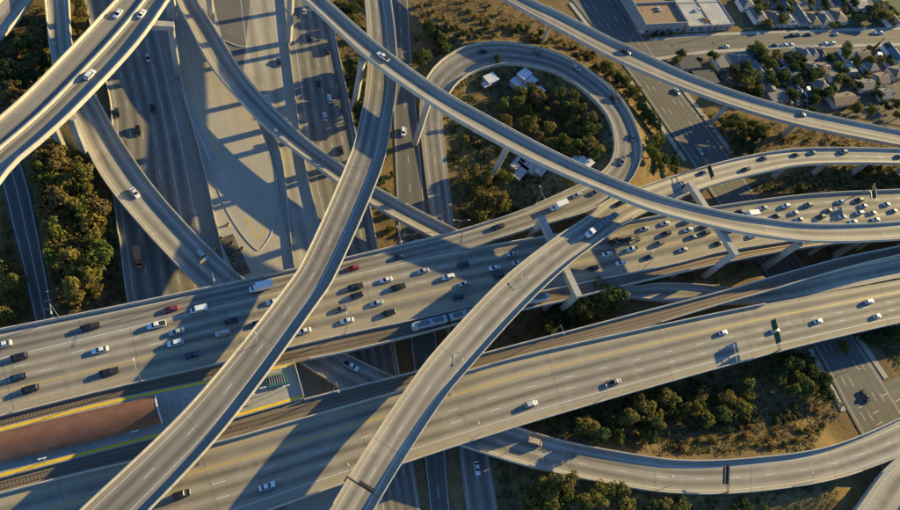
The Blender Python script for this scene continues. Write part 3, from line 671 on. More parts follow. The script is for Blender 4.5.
def proto(kind):
    if kind in PROTO: return PROTO[kind]
    t = bpy.data.objects.new(kind.replace(' ', '_'), None); COL.objects.link(t); PM = PAINT['white']
    if kind in ('sedan', 'hatchback'):
        sc = 1.0 if kind == 'sedan' else .9
        S = [sec(-2.38*sc, .66, .38, .80), sec(-2.2*sc, .84, .3, .97), sec(-1.3*sc, .92, .26, 1.0), sec(0, .93, .26, .97), sec(1.1*sc, .92, .26, .95), sec(1.95*sc, .87, .28, .82), sec(2.36*sc, .66, .36, .62)]
        MB().loft(S).build('body', PM, t, smooth=False)
        xr = -1.75 if kind == 'sedan' else -2.0
        MB().loft(frustum(xr*sc, 1.12*sc, .82, .93, (xr+.72)*sc, .32*sc, .62, 1.42)).build('window_glass', M['glass'], t)
        MB().loft(frustum((xr+.66)*sc, .36*sc, .645, 1.37, (xr+.86)*sc, .16*sc, .55, 1.47)).build('roof', PM, t)
        wheels(t, (-1.4*sc, 1.4*sc), .92); lights(t, 2.24*sc, -2.3*sc, .84, .66)
    elif kind == 'suv':
        S = [sec(-2.4, .78, .42, 1.05), sec(-2.2, .92, .36, 1.16), sec(0, .97, .34, 1.13), sec(1.2, .96, .34, 1.10), sec(2.1, .9, .38, 1.0), sec(2.42, .72, .44, .8)]
        MB().loft(S).build('body', PM, t)
        MB().loft(frustum(-2.25, 1.25, .86, 1.08, -1.95, .62, .72, 1.70)).build('window_glass', M['glass'], t)
        MB().loft(frustum(-2.0, .68, .74, 1.62, -1.85, .5, .66, 1.78)).build('roof', PM, t)
        wheels(t, (-1.45, 1.5), .96); lights(t, 2.3, -2.36, .9, .82)
    elif kind == 'pickup':
        S = [sec(-2.85, .88, .5, 1.05), sec(-2.7, .96, .42, 1.15), sec(0, .98, .4, 1.14), sec(1.4, .97, .4, 1.12), sec(2.5, .93, .44, 1.04), sec(2.85, .78, .5, .85)]
        MB().loft(S).build('body', PM, t)
        MB().box((-1.75, 0, 1.16), (1.95, 1.56, .05)).build('cargo_bed', M['bed'], t)
        MB().loft(frustum(-.72, 1.5, .86, 1.08, -.55, .85, .72, 1.74)).build('window_glass', M['glass'], t)
        MB().loft(frustum(-.6, .9, .74, 1.66, -.5, .75, .66, 1.82)).build('roof', PM, t)
        wheels(t, (-1.7, 1.85), .97); lights(t, 2.74, -2.82, .92, .84)
    elif kind == 'van':
        S = [sec(-2.7, .9, .4, 2.0), sec(-2.55, .98, .36, 2.12), sec(1.0, .98, .36, 2.12), sec(1.35, .97, .36, 2.0), sec(2.1, .95, .38, 1.22), sec(2.6, .85, .42, 1.0)]
        MB().loft(S).build('body', PM, t)
        MB().loft(frustum(1.3, 2.12, .84, 1.3, 1.1, 1.5, .76, 1.98)).build('window_glass', M['glass'], t)
        for y in (-1, 1): MB().box((-.4, y*.975, 1.58), (2.6, .03, .5)).build('side_window', M['glass'], t)
        wheels(t, (-1.7, 1.7), .97); lights(t, 2.5, -2.68, .92, .8)
    elif kind == 'box truck':
        MB().box((-1.1, 0, 2.25), (5.6, 2.4, 2.5)).build('cargo_box', M['box_white'], t)
        MB().box((-1.0, 0, .8), (6.0, 1.0, .3)).build('chassis', M['dark_steel'], t)
        S = [sec(1.75, 1.05, .5, 2.2), sec(2.5, 1.05, .5, 2.25), sec(3.1, 1.03, .5, 1.5), sec(3.9, .95, .55, 1.3)]
        MB().loft(S).build('body', PM, t)
        MB().loft(frustum(2.3, 3.15, .9, 1.5, 2.35, 2.66, .85, 2.12)).build('window_glass', M['glass'], t)
        wheels(t, (-2.4, 2.9), 1.05, .48); lights(t, 3.84, -3.9, 1.0, .9)
    elif kind in ('flatbed semi', 'car hauler'):
        S = [sec(2.6, 1.2, .7, 2.9), sec(4.4, 1.2, .7, 3.0), sec(5.0, 1.15, .7, 1.9), sec(6.4, 1.05, .75, 1.7)]
        MB().loft(S).build('body', PM, t)
        MB().loft(frustum(4.2, 5.05, 1.0, 1.95, 4.3, 4.56, .95, 2.75)).build('window_glass', M['glass'], t)
        MB().box((.5, 0, .95), (11.0, 1.0, .3)).build('chassis', M['dark_steel'], t)
        if kind == 'flatbed semi':
            MB().box((-5.4, 0, 1.38), (15.2, 2.5, .22)).build('trailer_deck', M['train_grey'], t)
            for k in range(6): MB().box((-11.6+k*2.4, 0, 1.53), (.18, 2.45, .08)).build('deck_rib', M['steel'], t)
            MB().box((-6.0, 0, 1.05), (13.0, .9, .45)).build('trailer_frame', M['dark_steel'], t)
            wheels(t, (5.2, 1.6, .3, -10.6, -11.9), 1.15, .48)
        else:
            for k, x in enumerate((-1.2, -6.0)):
                MB().box((x, 0, 1.35), (4.5, 2.4, .16)).build('deck', M['dark_steel'], t)
            for x in (1.0, -3.6, -8.3):
                for y in (-1.15, 1.15): MB().box((x, y, 2.1), (.16, .12, 2.0)).build('upright', M['dark_steel'], t)
            for y in (-1.15, 1.15): MB().box((-3.6, y, 3.05), (9.5, .14, .16)).build('rail', M['dark_steel'], t)
            MB().loft([sec(-3.0+x, hw, 1.5, z) for x, hw, z in ((-2.2, .7, 2.1), (-1, .9, 2.25), (1, .9, 2.2), (2.2, .7, 1.9))]).build('load', M['dark_steel'], t)
            wheels(t, (5.2, 1.6, .3, -7.0, -8.2), 1.15, .48)
        lights(t, 6.34, 2.5, 1.05, 1.0)
    for ch in t.children:
        if ch.name.split('.')[0] in ('body', 'roof')+(('cargo_box',) if kind == 'box truck' else ()) and ch.data.materials: ch.material_slots[0].link = 'OBJECT'
    PROTO[kind] = t; return t
NV = [0]
def car(px, py, road, kind, colour, where, sign=1, lift=0.0, grp=None, dang=0.0, absang=None):
    rd = ROADS.get(road); z = 0.0
    if rd is not None:
        for _ in range(4):
            p = P(px, py, z+.5); i = rd.near(p); z = rd.C[i][2]
        ang = math.atan2(rd.T[i][1], rd.T[i][0])
        if sign < 0: ang += math.pi
    else: ang = absang
    p = P(px, py, z+.5); p[2] = z+.012+lift
    if absang is not None: ang = absang
    t = copy_tree(proto(kind), None, p, ang+dang); t.name = kind.replace(' ', '_')
    for ch in t.children:
        for s in ch.material_slots:
            if s.link == 'OBJECT': s.material = M['box_white'] if ch.name.startswith('cargo') and colour == 'white' else PAINT[colour]
    if road == 'WB' and where.startswith('in '):
        fr = float(np.dot(p-rd.L[i], rd.N[i])/rd.W[i]); ln_ = 'outer lane' if fr < .2 else 'middle lane' if fr < .39 else 'inner lane' if fr < .59 else 'carpool lane'
        lab = f'{colour} {kind} in the {ln_} '+where[3:].replace('in traffic ', '').replace('traffic on', 'on').replace('dense ', '').replace('the queue ', '')
    else: lab = f'{colour} {kind} {where}'
    tag(t, lab, 'truck' if kind in ('box truck', 'flatbed semi', 'car hauler') else ('van' if kind == 'van' else ('pickup' if kind == 'pickup' else 'car')), f'vehicles {where}')
    t.scale = (.96, .96, .96)
    t.rotation_euler[2] += rnd.uniform(-.02, .02); NV[0] += 1
    return t
S_, H_, U_, K_, V_ = 'sedan', 'hatchback', 'suv', 'pickup', 'van'
w, s, g, k_, bl, rd_ = 'white', 'silver', 'grey', 'black', 'dark blue', 'red'
def many(road, sign, where, items):
    for px, py, kind, c in items: car(px, py, road, kind, c, where, sign)
many('A', 1, 'climbing the outer side of the dual flyover', [(142,14,S_,w),(90,75,U_,w)])
many('A', -1, 'on the inner side of the dual flyover', [(118,14,S_,w)])
many('E', -1, 'driving on the highest flyover', [(383,57,K_,w)])
many('F', 1, 'driving on the pale slender flyover', [(626,52,U_,k_),(802,114.5,S_,g)])
many('G', 1, 'going round the loop ramp', [(483,51,S_,k_),(537,52,S_,g),(577,68,H_,s),(614,99,U_,k_),(632,138,S_,bl),(622,161,K_,g)])
many('G', 1, 'on the merging lane after the loop', [(498,227,K_,k_),(577,195,S_,s),(595,192.5,U_,g)])
car(558, 207, 'G', 'box truck', w, 'on the merging lane after the loop', 1)
many('G', 1, 'on the outermost lane of the busy deck by the sloping parapet', [(399,257,S_,bl),(353,268,S_,rd_),(171,309,S_,rd_),(90,327,K_,k_),(199,309.5,V_,w)])
car(261, 288, 'G', 'flatbed semi' if False else 'box truck', w, 'on the outermost lane of the busy deck by the sloping parapet', 1)
many('HI', 1, 'on the diagonal flyover near the merging pines', [])
many('HI', 1, 'queueing on the flyover above the avenue', [(702,173,S_,bl),(686,186,S_,k_),(745.5,169.5,U_,k_),(763,158.5,S_,bl),(795.5,155,S_,k_),(812,153,S_,g),(843,152,U_,g),(898.5,156.7,S_,k_)])
many('HI', 1, 'following the semi truck on the diagonal flyover', [(620.7,203,K_,k_)])
car(596, 229, 'HI', 'flatbed semi', w, 'with an empty trailer on the diagonal flyover', 1)
wa, wb, wc = 'in traffic on the busy deck beside the station', 'in traffic on the busy deck between the two crossing flyovers', 'in dense traffic on the busy deck near the tall portal frame'
many('WB', -1, wa, [(3,344.4,S_,w),(19,357,U_,k_),(100,350,S_,w),(18,377,S_,bl),(30,389,U_,k_),(109,372,K_,k_),(156.7,325,K_,w),(176.7,331.8,S_,s),(175.5,343,U_,w),(191.5,355,S_,bl),(231,321,S_,k_),(223,333,U_,s),(273,301.5,S_,w),(259,323,S_,k_)])
many('WB', -1, wb, [(304,331,S_,w),(386,280,S_,w),(423,271,S_,s),(448,277,U_,w),(463,264.5,U_,k_),(464.5,284,S_,s),(494.5,268,S_,w),(512,254,S_,s),(355.5,286.7,K_,k_),(356.7,295.5,U_,k_),(398,287,K_,k_),(376.7,303,S_,s),(341,309,S_,g),(347,320.7,S_,w),(389,312.7,U_,k_),(458,297,S_,bl),(499,275.6,U_,k_),(516.7,263,H_,s)])
many('WB', -1, wc, [(606.8,254,S_,w),(632,249,K_,w),(620.7,263,S_,w),(593,268.4,U_,k_),(649,257,S_,bl),(659,243.4,U_,g),(683,249.6,S_,s),(692,237,S_,g),(705,233,U_,k_),(666,233.6,U_,k_),(718,243.4,S_,k_),(644,228.8,S_,s),(665,223.4,S_,w),(685,222.5,S_,g),(688,229.6,S_,w),(703,227,S_,bl),(752,236,H_,w),(731,230,S_,k_)])
many('WB', -1, 'in the queue behind the highest flyover by the shrubs', [(740,211.8,S_,k_),(763,207.8,S_,s),(785.5,206,U_,w),(776,216,S_,k_),(794,213,S_,s),(808,205,U_,g),(799,219.5,S_,s),(821,216.7,U_,k_),(828,210.7,S_,g),(840,202,S_,s),(842,216.7,S_,w),(859,200,U_,k_),(863,206,S_,s),(859,213,U_,s),(872,213,S_,s),(886,204.4,S_,s),(893,211,S_,g),(875.5,219.5,S_,w),(853,221.8,S_,w)])
car(749, 215.5, 'WB', 'box truck', w, 'half hidden behind the highest flyover', -1)
car(622, 241.5, 'WB', 'car hauler', k_, 'with an open rack in the busy deck traffic', -1)
many('EB', 1, 'on the nearly empty deck', [(182,494,U_,k_),(267,486,S_,w),(531,404,U_,s),(614,382,K_,g),(723,332.5,H_,w),(775,330.5,S_,s),(818,321,S_,w),(869,301.5,U_,w),(877,316,H_,w)])
many('B', 1, 'on the low curved ramp before the upper freeway', [(135,193,S_,w),(202.5,256,U_,s)])
many('B', 1, 'in the gap between the two freeway decks', [(351,366,K_,w)])
many('B', 1, 'on the shaded end of the low curved ramp', [(534.4,442,V_,'tan')])
many('SB', 1, 'on the shaded southbound lanes', [(148,58,S_,s),(153,109,S_,k_),(138,131,U_,k_),(117,113,S_,k_)])
car(138.5, 259, 'SB', 'box truck', 'orange', 'on the sunlit strip of southbound lanes beside the grove', 1)
many('AP', 1, 'on the busway lanes', [(279,62.5,S_,bl)])
many('NB', -1, 'on the northbound lanes', [(304,11,S_,s),(308.6,36.6,S_,k_),(327,51,U_,k_),(317.5,82,S_,k_),(329.6,99,U_,w),(325,116.6,H_,w),(341,150,S_,k_)])
many('FR', 1, 'on the side street beneath the highest flyover', [(403,132,U_,w)])
many('ST', 1, 'on the avenue beneath the ramps', [(677,91.5,S_,w),(700,151.5,S_,s)])
car(865, 396, 'ST', K_, k_, 'at the crossing below the green sign', 1)
many('RS', 1, 'driving on the residential street', [(726,46.6,S_,w)])
many('RS', 1, 'parked along the residential street', [(785,45,S_,w),(791,44.7,S_,w),(825,43.6,S_,w),(833,43.6,U_,w),(793,35.5,U_,k_),(798,35,S_,'green'),(809,34.6,S_,bl),(836,34.2,S_,w),(875,33.2,S_,w),(881,33,U_,w),(775,45.6,S_,bl)])
STEM = 'G'
car(477, 468, 'SM', S_, w, 'alone on the lower road south of the freeway', 1)
for j, (x, y) in enumerate(((798,88),(801,92),(804,96),(807,99),(811,102),(793,97),(797,102),(806,105),(790,101),(802,84))):
    car(x, y, None, (S_, U_, V_)[j % 3], (w, s, bl, w, g)[j % 5], 'parked in the cluttered yard behind the houses', absang=EW+rnd.uniform(1.0, 1.5))
for j, (x, y, c) in enumerate(((782,61,w),(779,70,s),(828,66,w),(848,62,bl),(862,70,w),(740,86,g),(721,77,k_),(886,66,w))):
    car(x, y, None, (S_, U_)[j % 2], c, 'parked in a driveway among the houses', absang=EW+math.pi/2+rnd.uniform(-.1, .1))
for t in PROTO.values():
    for ch in list(t.children): bpy.data.objects.remove(ch)
    bpy.data.objects.remove(t)
print('vehicles', NV[0])
# ------------------------------------------------------------------ trees and scrub
M['leaf_olive'] = foliage('olive_leaves', (0.12, 0.122, 0.03), (0.18, 0.165, 0.04), (0.22, 0.165, 0.045))
M['leaf_green'] = foliage('green_leaves', (0.075, 0.105, 0.025), (0.125, 0.145, 0.032), (0.16, 0.155, 0.036))
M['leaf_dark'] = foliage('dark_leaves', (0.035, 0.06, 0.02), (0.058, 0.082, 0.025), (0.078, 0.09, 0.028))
M['leaf_tan'] = foliage('tan_leaves', (0.16, 0.115, 0.045), (0.20, 0.14, 0.05), (0.13, 0.11, 0.04))
M['leaf_gold'] = foliage('dry_orange_leaves', (0.30, 0.185, 0.065), (0.34, 0.22, 0.08), (0.28, 0.16, 0.055))
nr = np.random.RandomState(5)
def leaves(n, lobes, size):
    """n small leaf-spray quads spread through a set of lobes (centre, radius)"""
    w8 = np.array([r**2 for _, r in lobes]); w8 = w8/w8.sum(); ids = nr.choice(len(lobes), n, p=w8)
    d = nr.normal(size=(n, 3)); d /= np.linalg.norm(d, axis=1)[:, None]; rr = nr.uniform(.55, 1.05, n)**.6
    cen = np.array([lobes[i][0] for i in ids]); rad = np.array([lobes[i][1] for i in ids])
    p = cen+d*(rad*rr)[:, None]*np.array([1, 1, .82])
    nrm = d+nr.normal(size=(n, 3))*.5; nrm /= np.linalg.norm(nrm, axis=1)[:, None]
    a = np.cross(nrm, nr.normal(size=(n, 3))); a /= np.linalg.norm(a, axis=1)[:, None]; b = np.cross(nrm, a)
    s1 = (size*nr.uniform(.6, 1.25, n))[:, None]; s2 = s1*nr.uniform(.45, .8, n)[:, None]
    v = np.stack([p-a*s1, p-b*s2+nrm*.1*s1, p+a*s1, p+b*s2-nrm*.1*s1], 1).reshape(-1, 3)
    return v, [(4*i, 4*i+1, 4*i+2, 4*i+3) for i in range(n)]
def crown_mesh(kind, seed):
    nr.seed(seed); r_ = random.Random(seed); lobes = []
    if kind == 'broad':
        lobes.append((np.array([0, 0, 4.6]), 1.7))
        for k in range(13):
            a = r_.uniform(0, 6.28); q = r_.uniform(1.1, 2.5); lobes.append((np.array([q*math.cos(a), q*math.sin(a), r_.uniform(2.9, 6.3-q*.5)]), r_.uniform(.7, 1.35)))
        v, f = leaves(1000, lobes, .36)
    elif kind == 'tall':
        for k in range(15):
            a = r_.uniform(0, 6.28); z = r_.uniform(3.2, 9.5); q = r_.uniform(.2, 1.9)*(1.15-abs(z-6)/7); lobes.append((np.array([q*math.cos(a), q*math.sin(a), z]), r_.uniform(.6, 1.2)))
        v, f = leaves(950, lobes, .36)
    elif kind == 'bush':
        for k in range(7):
            a = r_.uniform(0, 6.28); q = r_.uniform(0, 1.2); lobes.append((np.array([q*math.cos(a), q*math.sin(a), r_.uniform(.5, 1.5)]), r_.uniform(.5, .95)))
        v, f = leaves(420, lobes, .27)
    else:   # cypress spire
        for k in range(12):
            z = .8+k*.95; lobes.append((np.array([r_.uniform(-.12, .12), r_.uniform(-.12, .12), z]), .95*(1-k/14)+.15))
        v, f = leaves(600, lobes, .3)
    me = bpy.data.meshes.new('crown'); me.from_pydata(v.tolist(), [], f); me.materials.append(M['leaf_green']); me['top'] = float(v[:, 2].max())
    return me, lobes
def trunk_mesh(kind, lobes, seed):
    r_ = random.Random(seed); mb = MB(); h = {'broad': 3.4, 'tall': 6.0, 'bush': .6, 'cypress': 6}[kind]
    bend = np.array([r_.uniform(-.3, .3), r_.uniform(-.3, .3), 0]); top = np.array([0, 0, h])+bend
    r0 = {'broad': .26, 'tall': .24, 'bush': .1, 'cypress': .2}[kind]
    mid = top*.5+np.array([0, 0, 0]); mb.tube((0, 0, -.6), mid, r0, r0*.75, 7).tube(mid, top, r0*.75, r0*.5, 7)
    for c, r in lobes[:7 if kind != 'cypress' else 0]:
        st = mid if c[2] < h+.5 else top; mb.tube(st, c, r0*.4, r0*.15, 5)
    return mb.mesh('trunk', M['bark'])
CROWNS = {}
for kd in ('broad', 'tall', 'bush', 'cypress'):
    CROWNS[kd] = []
    for q in range(5 if kd != 'cypress' else 2):
        me, lb = crown_mesh(kd, 40+q*7+len(kd)); CROWNS[kd].append((me, trunk_mesh(kd, lb, q)))
for kd in CROWNS:
    for me, tm in CROWNS[kd]: pass
NT = [0]
def tree(x, y, kind, leaf, scale, label, group, cat='tree'):
    me, tm = rnd.choice(CROWNS[kind]); z = gz(x, y)
    name = {'broad': 'leafy_tree', 'tall': 'tall_tree', 'bush': 'shrub', 'cypress': 'cypress_tree'}[kind]
    if kind == 'broad' and leaf in ('olive', 'tan', 'gold'): name = 'golden_tree'
    if 'garden tree' in label: name = 'garden_tree'
    t = tag(link(name, None, None, (x, y, z), rnd.uniform(0, 6.28)), label, cat, group); t.scale = (scale*rnd.uniform(.9, 1.1), scale*rnd.uniform(.9, 1.1), scale)
    link('trunk', tm, t); c = link('crown', me, t)
    c.material_slots[0].link = 'OBJECT'; c.material_slots[0].material = M['leaf_'+leaf]; NT[0] += 1
    return t
def inside(poly, x, y):
    r = False; j = len(poly)-1
    for i in range(len(poly)):
        xi, yi = poly[i]; xj, yj = poly[j]
        if (yi > y) != (yj > y) and x < (xj-xi)*(y-yi)/(yj-yi)+xi: r = not r
        j = i
    return r
FC = np.concatenate([np.column_stack([r.C, r.W/2]) for r in ROADS.values()])
def clear(x, y, rad, top):
    d = np.hypot(FC[:, 0]-x, FC[:, 1]-y)-FC[:, 3]-rad
    return not np.any((d < 0) & (FC[:, 2]-2.6 < top))
FLOOR_D = lambda x, y: float(np.min(np.hypot(gsam[:, 0]-x, gsam[:, 1]-y)-gsam[:, 2]))
LEAFW = {'olive': 'golden olive', 'green': 'green', 'dark': 'dark green', 'tan': 'tan', 'gold': 'dry orange'}
def plant(poly, n, kinds, leafs, sc, label, group, gap=3.2, cat='tree', crowns_at=None):
    """poly is where the crowns show; stems stand on the ground below"""
    bx = [p[0] for p in poly]; by = [p[1] for p in poly]; put = []; tries = 0
    while len(put) < n and tries < n*60:
        tries += 1; x, y = rnd.uniform(min(bx), max(bx)), rnd.uniform(min(by), max(by))
        if not inside(poly, x, y): continue
        kd = rnd.choice(kinds); s = rnd.uniform(*sc)*(1.0 if kd == 'bush' else 1.28); hh = {'broad': 4.2, 'tall': 6.5, 'bush': .9, 'cypress': 6}[kd]*s
        q = PG(x, y); q = P(x, y, q[2]+hh*.8); X_, Y_2 = q[0], q[1]
        rad = {'broad': 2.6, 'tall': 1.9, 'bush': 1.2, 'cypress': .8}[kd]*s; top = gz(X_, Y_2)+{'broad': 7, 'tall': 10.5, 'bush': 2.2, 'cypress': 12}[kd]*s
        if any((X_-a)**2+(Y_2-b)**2 < (gap*s)**2 for a, b in put): continue
        if not clear(X_, Y_2, rad*.75, top): continue
        put.append((X_, Y_2)); lf = rnd.choice(leafs); mid_ = (sc[0]+sc[1])/2*(1.0 if kd == 'bush' else 1.28)
        noun = {'broad': 'broad tree', 'tall': 'slim tree', 'bush': 'bush', 'cypress': 'cypress'}[kd]; j_ = label.find(' in '), label.find(' on '), label.find(' bes'), label.find(' under '), label.find(' between '), label.find(' below '), label.find(' by '), label.find(' along '), label.find(' beyond '), label.find(' wedged '), label.find(' massed '), label.find(' crowding ')
        j_ = min(k for k in j_ if k > 0)
        tree(X_, Y_2, kd, lf, s, f"{'large' if s > mid_ else 'small'} {LEAFW[lf]} {noun}{label[j_:]}", group, cat)
    return len(put)
B_ = ('broad',); BT = ('broad', 'broad', 'tall'); U1 = ('bush',)
print('grove', plant([(40,158),(62,150),(86,166),(98,200),(106,240),(104,262),(92,300),(74,300),(62,262),(46,205)], 44, BT, ('olive','olive','green','tan'), (1.0, 1.4), 'golden olive tree in the dense grove beside the sunlit lanes', 'trees of the grove', 2.6))
print(plant([(0,42),(28,22),(44,12),(50,60),(46,72),(0,112)], 22, B_, ('tan','green','dark','tan'), (.7, 1.05), 'tan or green tree in the corner wood behind the dual flyover', 'trees behind the dual flyover', 2.8))
print(plant([(78,0),(103,0),(86,20),(79,30)], 6, B_, ('olive','tan'), (.75, 1.0), 'golden tree wedged between the low ramp and the dual flyover', 'trees wedged by the dual flyover', 2.8))
print(plant([(0,215),(8,222),(30,300),(30,318),(0,326)], 14, ('bush','bush','broad'), ('tan','olive','gold'), (.7, 1.2), 'dry tan bush on the slope beside the frontage road', 'bushes beside the frontage road', 2.4, 'bush'))
print(plant([(56,225),(68,262),(76,312),(62,308),(52,262)], 9, U1, ('dark','olive','tan'), (.8, 1.4), 'dusty bush between the frontage road and the grove', 'bushes along the grove edge', 2.2, 'bush'))
print(plant([(106,190),(118,240),(124,290),(108,296)], 9, U1, ('tan','olive','dark'), (.7, 1.2), 'small bush on the shoulder between grove and lanes', 'bushes on the lane shoulder', 2.4, 'bush'))
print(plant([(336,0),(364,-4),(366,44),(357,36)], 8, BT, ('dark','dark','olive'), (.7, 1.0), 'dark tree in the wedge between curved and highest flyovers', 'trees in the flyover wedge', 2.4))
print(plant([(346,60),(364,66),(360,132),(352,110)], 16, ('tall','broad'), ('dark',), (.8, 1.1), 'dark tree beside the northbound barrier under the curved flyover', 'added shade trees by the northbound barrier', 2.0))  # tall dark trees added on the brush strip to shade the northbound lanes
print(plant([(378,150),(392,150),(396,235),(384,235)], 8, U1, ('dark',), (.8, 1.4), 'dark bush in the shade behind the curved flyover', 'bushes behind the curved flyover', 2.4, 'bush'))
print(plant([(412,24),(440,28),(446,48),(428,64),(414,62)], 16, ('bush','broad'), ('dark','green','dark'), (.6, 1.0), 'deep green shrub massed left of the loop crown', 'shrubs massed beside the loop', 2.2, 'bush'))
print(plant([(445,24),(505,18),(556,36),(560,46),(520,40),(470,40),(446,46)], 26, U1, ('dark','olive','dark','tan'), (.8, 1.5), 'low dark shrub on the bank above the loop', 'shrubs on the bank above the loop', 2.4, 'bush'))
print(plant([(412,0),(500,0),(505,16),(440,22),(414,22)], 14, U1, ('tan','olive','gold'), (.6, 1.2), 'dry shrub on the bare slope beside the side street', 'shrubs on the bare slope', 3.0, 'bush'))
print('loop', plant([(508,92),(540,86),(578,90),(598,112),(604,148),(594,160),(562,152),(500,122),(498,100)], 54, BT, ('olive','olive','green','tan'), (.6, 1.0), 'olive green tree in the hollow inside the loop', 'trees inside the loop', 2.0))
print(plant([(472,172),(500,170),(512,190),(503,216),(476,218)], 11, BT, ('olive','olive','green'), (.8, 1.05), 'sunlit olive tree clump beside the grey camp roofs', 'trees beside the camp roofs', 2.4))
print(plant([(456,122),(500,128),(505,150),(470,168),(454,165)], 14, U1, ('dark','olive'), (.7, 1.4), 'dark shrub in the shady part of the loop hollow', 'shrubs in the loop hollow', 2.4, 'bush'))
print(plant([(588,52),(640,82),(655,105),(664,140),(688,164),(655,180),(648,150),(640,118),(622,88)], 30, ('broad','broad','bush'), ('olive','dark','green'), (.6, 1.0), 'leafy tree on the slope between loop and avenue', 'trees on the slope beside the avenue', 2.5))
print(plant([(556,36),(590,52),(625,80),(640,92),(630,96),(600,72),(570,52)], 22, U1, ('tan','olive','gold','dark'), (.7, 1.3), 'dry bush on the bank outside the loop', 'bushes on the bank outside the loop', 2.2, 'bush'))
print(plant([(702,112),(738,116),(762,126),(772,144),(742,150),(722,140)], 16, B_, ('dark','green','dark'), (.7, 1.0), 'dark green tree between the avenue and the slender flyover', 'trees beside the avenue', 2.4))
print(plant([(775,130),(890,150),(890,156),(800,142),(775,146)], 16, U1, ('tan','olive','gold'), (.6, 1.1), 'dry bush on the brown bank under the slender flyover', 'bushes under the slender flyover', 2.4, 'bush'))
print(plant([(790,176),(845,168),(898,166),(900,184),(830,188),(790,192)], 26, ('bush','broad','bush'), ('dark','green','olive'), (.6, .95), 'green shrub in the strip between flyover and busy deck', 'shrubs in the strip by the busy deck', 2.4, 'bush'))
print(plant([(536,318),(560,304),(590,294),(616,292),(624,300),(600,314),(566,326),(540,332)], 18, ('broad','bush','broad'), ('olive','green','dark'), (.7, 1.05), 'leafy tree in the wedge between the two freeway decks', 'trees between the freeway decks', 2.4))
print('hill', plant([(572,424),(622,402),(700,386),(700,420),(650,438),(596,440)], 30, BT, ('olive','green','olive','dark'), (.55, 1.2), 'olive tree crowding the slope below the nearly empty deck', 'trees on the slope below the deck', 2.3))
print(plant([(770,360),(810,352),(826,376),(836,400),(812,396),(786,392)], 20, BT, ('green','green','dark'), (.7, 1.05), 'bright green tree by the avenue below the green sign', 'trees below the green sign', 2.2))
print(plant([(700,378),(770,362),(786,395),(740,416),(700,424)], 24, ('bush','bush','broad'), ('dark','olive','green'), (.6, 1.1), 'dark scrubby bush in the hollow of the south slope', 'bushes in the hollow of the south slope', 2.3, 'bush'))
print(plant([(630,436),(700,428),(790,404),(836,408),(830,430),(780,446),(700,450),(640,446)], 46, U1, ('gold','tan','olive','dark'), (.6, 1.2), 'dry golden bush on the bank above the low curved ramp', 'bushes on the bank above the curved ramp', 2.0, 'bush'))
print(plant([(532,482),(560,476),(620,492),(626,512),(530,512)], 16, BT, ('olive','green','olive'), (.75, 1.05), 'golden green tree under the outer bend of the curved ramp', 'trees under the outer bend', 2.5))
print(plant([(645,500),(770,500),(770,514),(645,514)], 16, ('broad','bush'), ('olive','dark'), (.6, .85), 'low tree along the foot of the curved ramp', 'trees along the foot of the curved ramp', 2.5))
print(plant([(862,338),(900,328),(900,352),(884,356)], 7, B_, ('dark','green'), (.6, .9), 'dark tree beyond the avenue beneath the nearly empty deck', 'trees beyond the avenue', 2.4))
q = P(847,346,5); tree(q[0], q[1], 'broad', 'olive', .95, 'round pale green tree alone beside the avenue under the deck edge', 'single trees')
q = P(705,21,4); tree(q[0], q[1], 'broad', 'gold', .95, 'orange leaved tree at the corner of the warehouse', 'single trees')
q = P(548.5,425,2); tree(q[0], q[1], 'broad', 'green', .7, 'small pale green tree alone below the nearly empty deck', 'single trees')
q = P(496,62,4); tree(q[0], q[1], 'broad', 'dark', .7, 'round dark tree on the inner kerb of the loop', 'single trees')

for x, y, sc_, lf in ((578,309,1.7,'green'),(589,302,1.9,'olive'),(601,294,1.8,'olive'),(611,297,1.6,'green'),(600,309,1.4,'olive'),(612,308,1.1,'olive'),(566,313,1.4,'dark'),(553,318,1.3,'dark')):
    q = P(x, y, 5.0*sc_); tree(q[0], q[1], 'broad', lf, sc_, f"{'tall' if sc_ > 1.5 else 'short'} {LEAFW[lf]} tree beside the portal frame foot between the freeway decks", 'trees at the portal frame foot')
# scrub: what nobody could count
def scrub(name, polys, per, leaf, label, sz=(.35, 1.0)):
    V, Fc = [], []
    for poly, n in polys:
        bx = [p[0] for p in poly]; by = [p[1] for p in poly]; pts = []; k = 0
        while k < n:
            x, y = rnd.uniform(min(bx), max(bx)), rnd.uniform(min(by), max(by)); k += 1
            if inside(poly, x, y): pts.append(P(x, y, 0)[:2])
        if not pts: continue
        pts = np.array(pts); hs = height(pts)
        # move to where the slope meets the sight line
        out = []
        for (X_, Y_2), h in zip(pts, hs):
            if not clear(X_, Y_2, .3, h+1.2): continue
            out.append((X_, Y_2, h))
        for X_, Y_2, h in out:
            r = rnd.uniform(*sz); v, f = leaves(per, [(np.array([X_, Y_2, h+r*.35]), r)], r*.42); n0 = len(V)
            V.extend(v.tolist()); Fc.extend([tuple(i+n0 for i in q) for q in f])
    me = bpy.data.meshes.new(name); me.from_pydata(V, [], Fc); me.materials.append(M['leaf_'+leaf])
    o = link(name, me); return tag(o, label, 'scrub', kind='stuff')
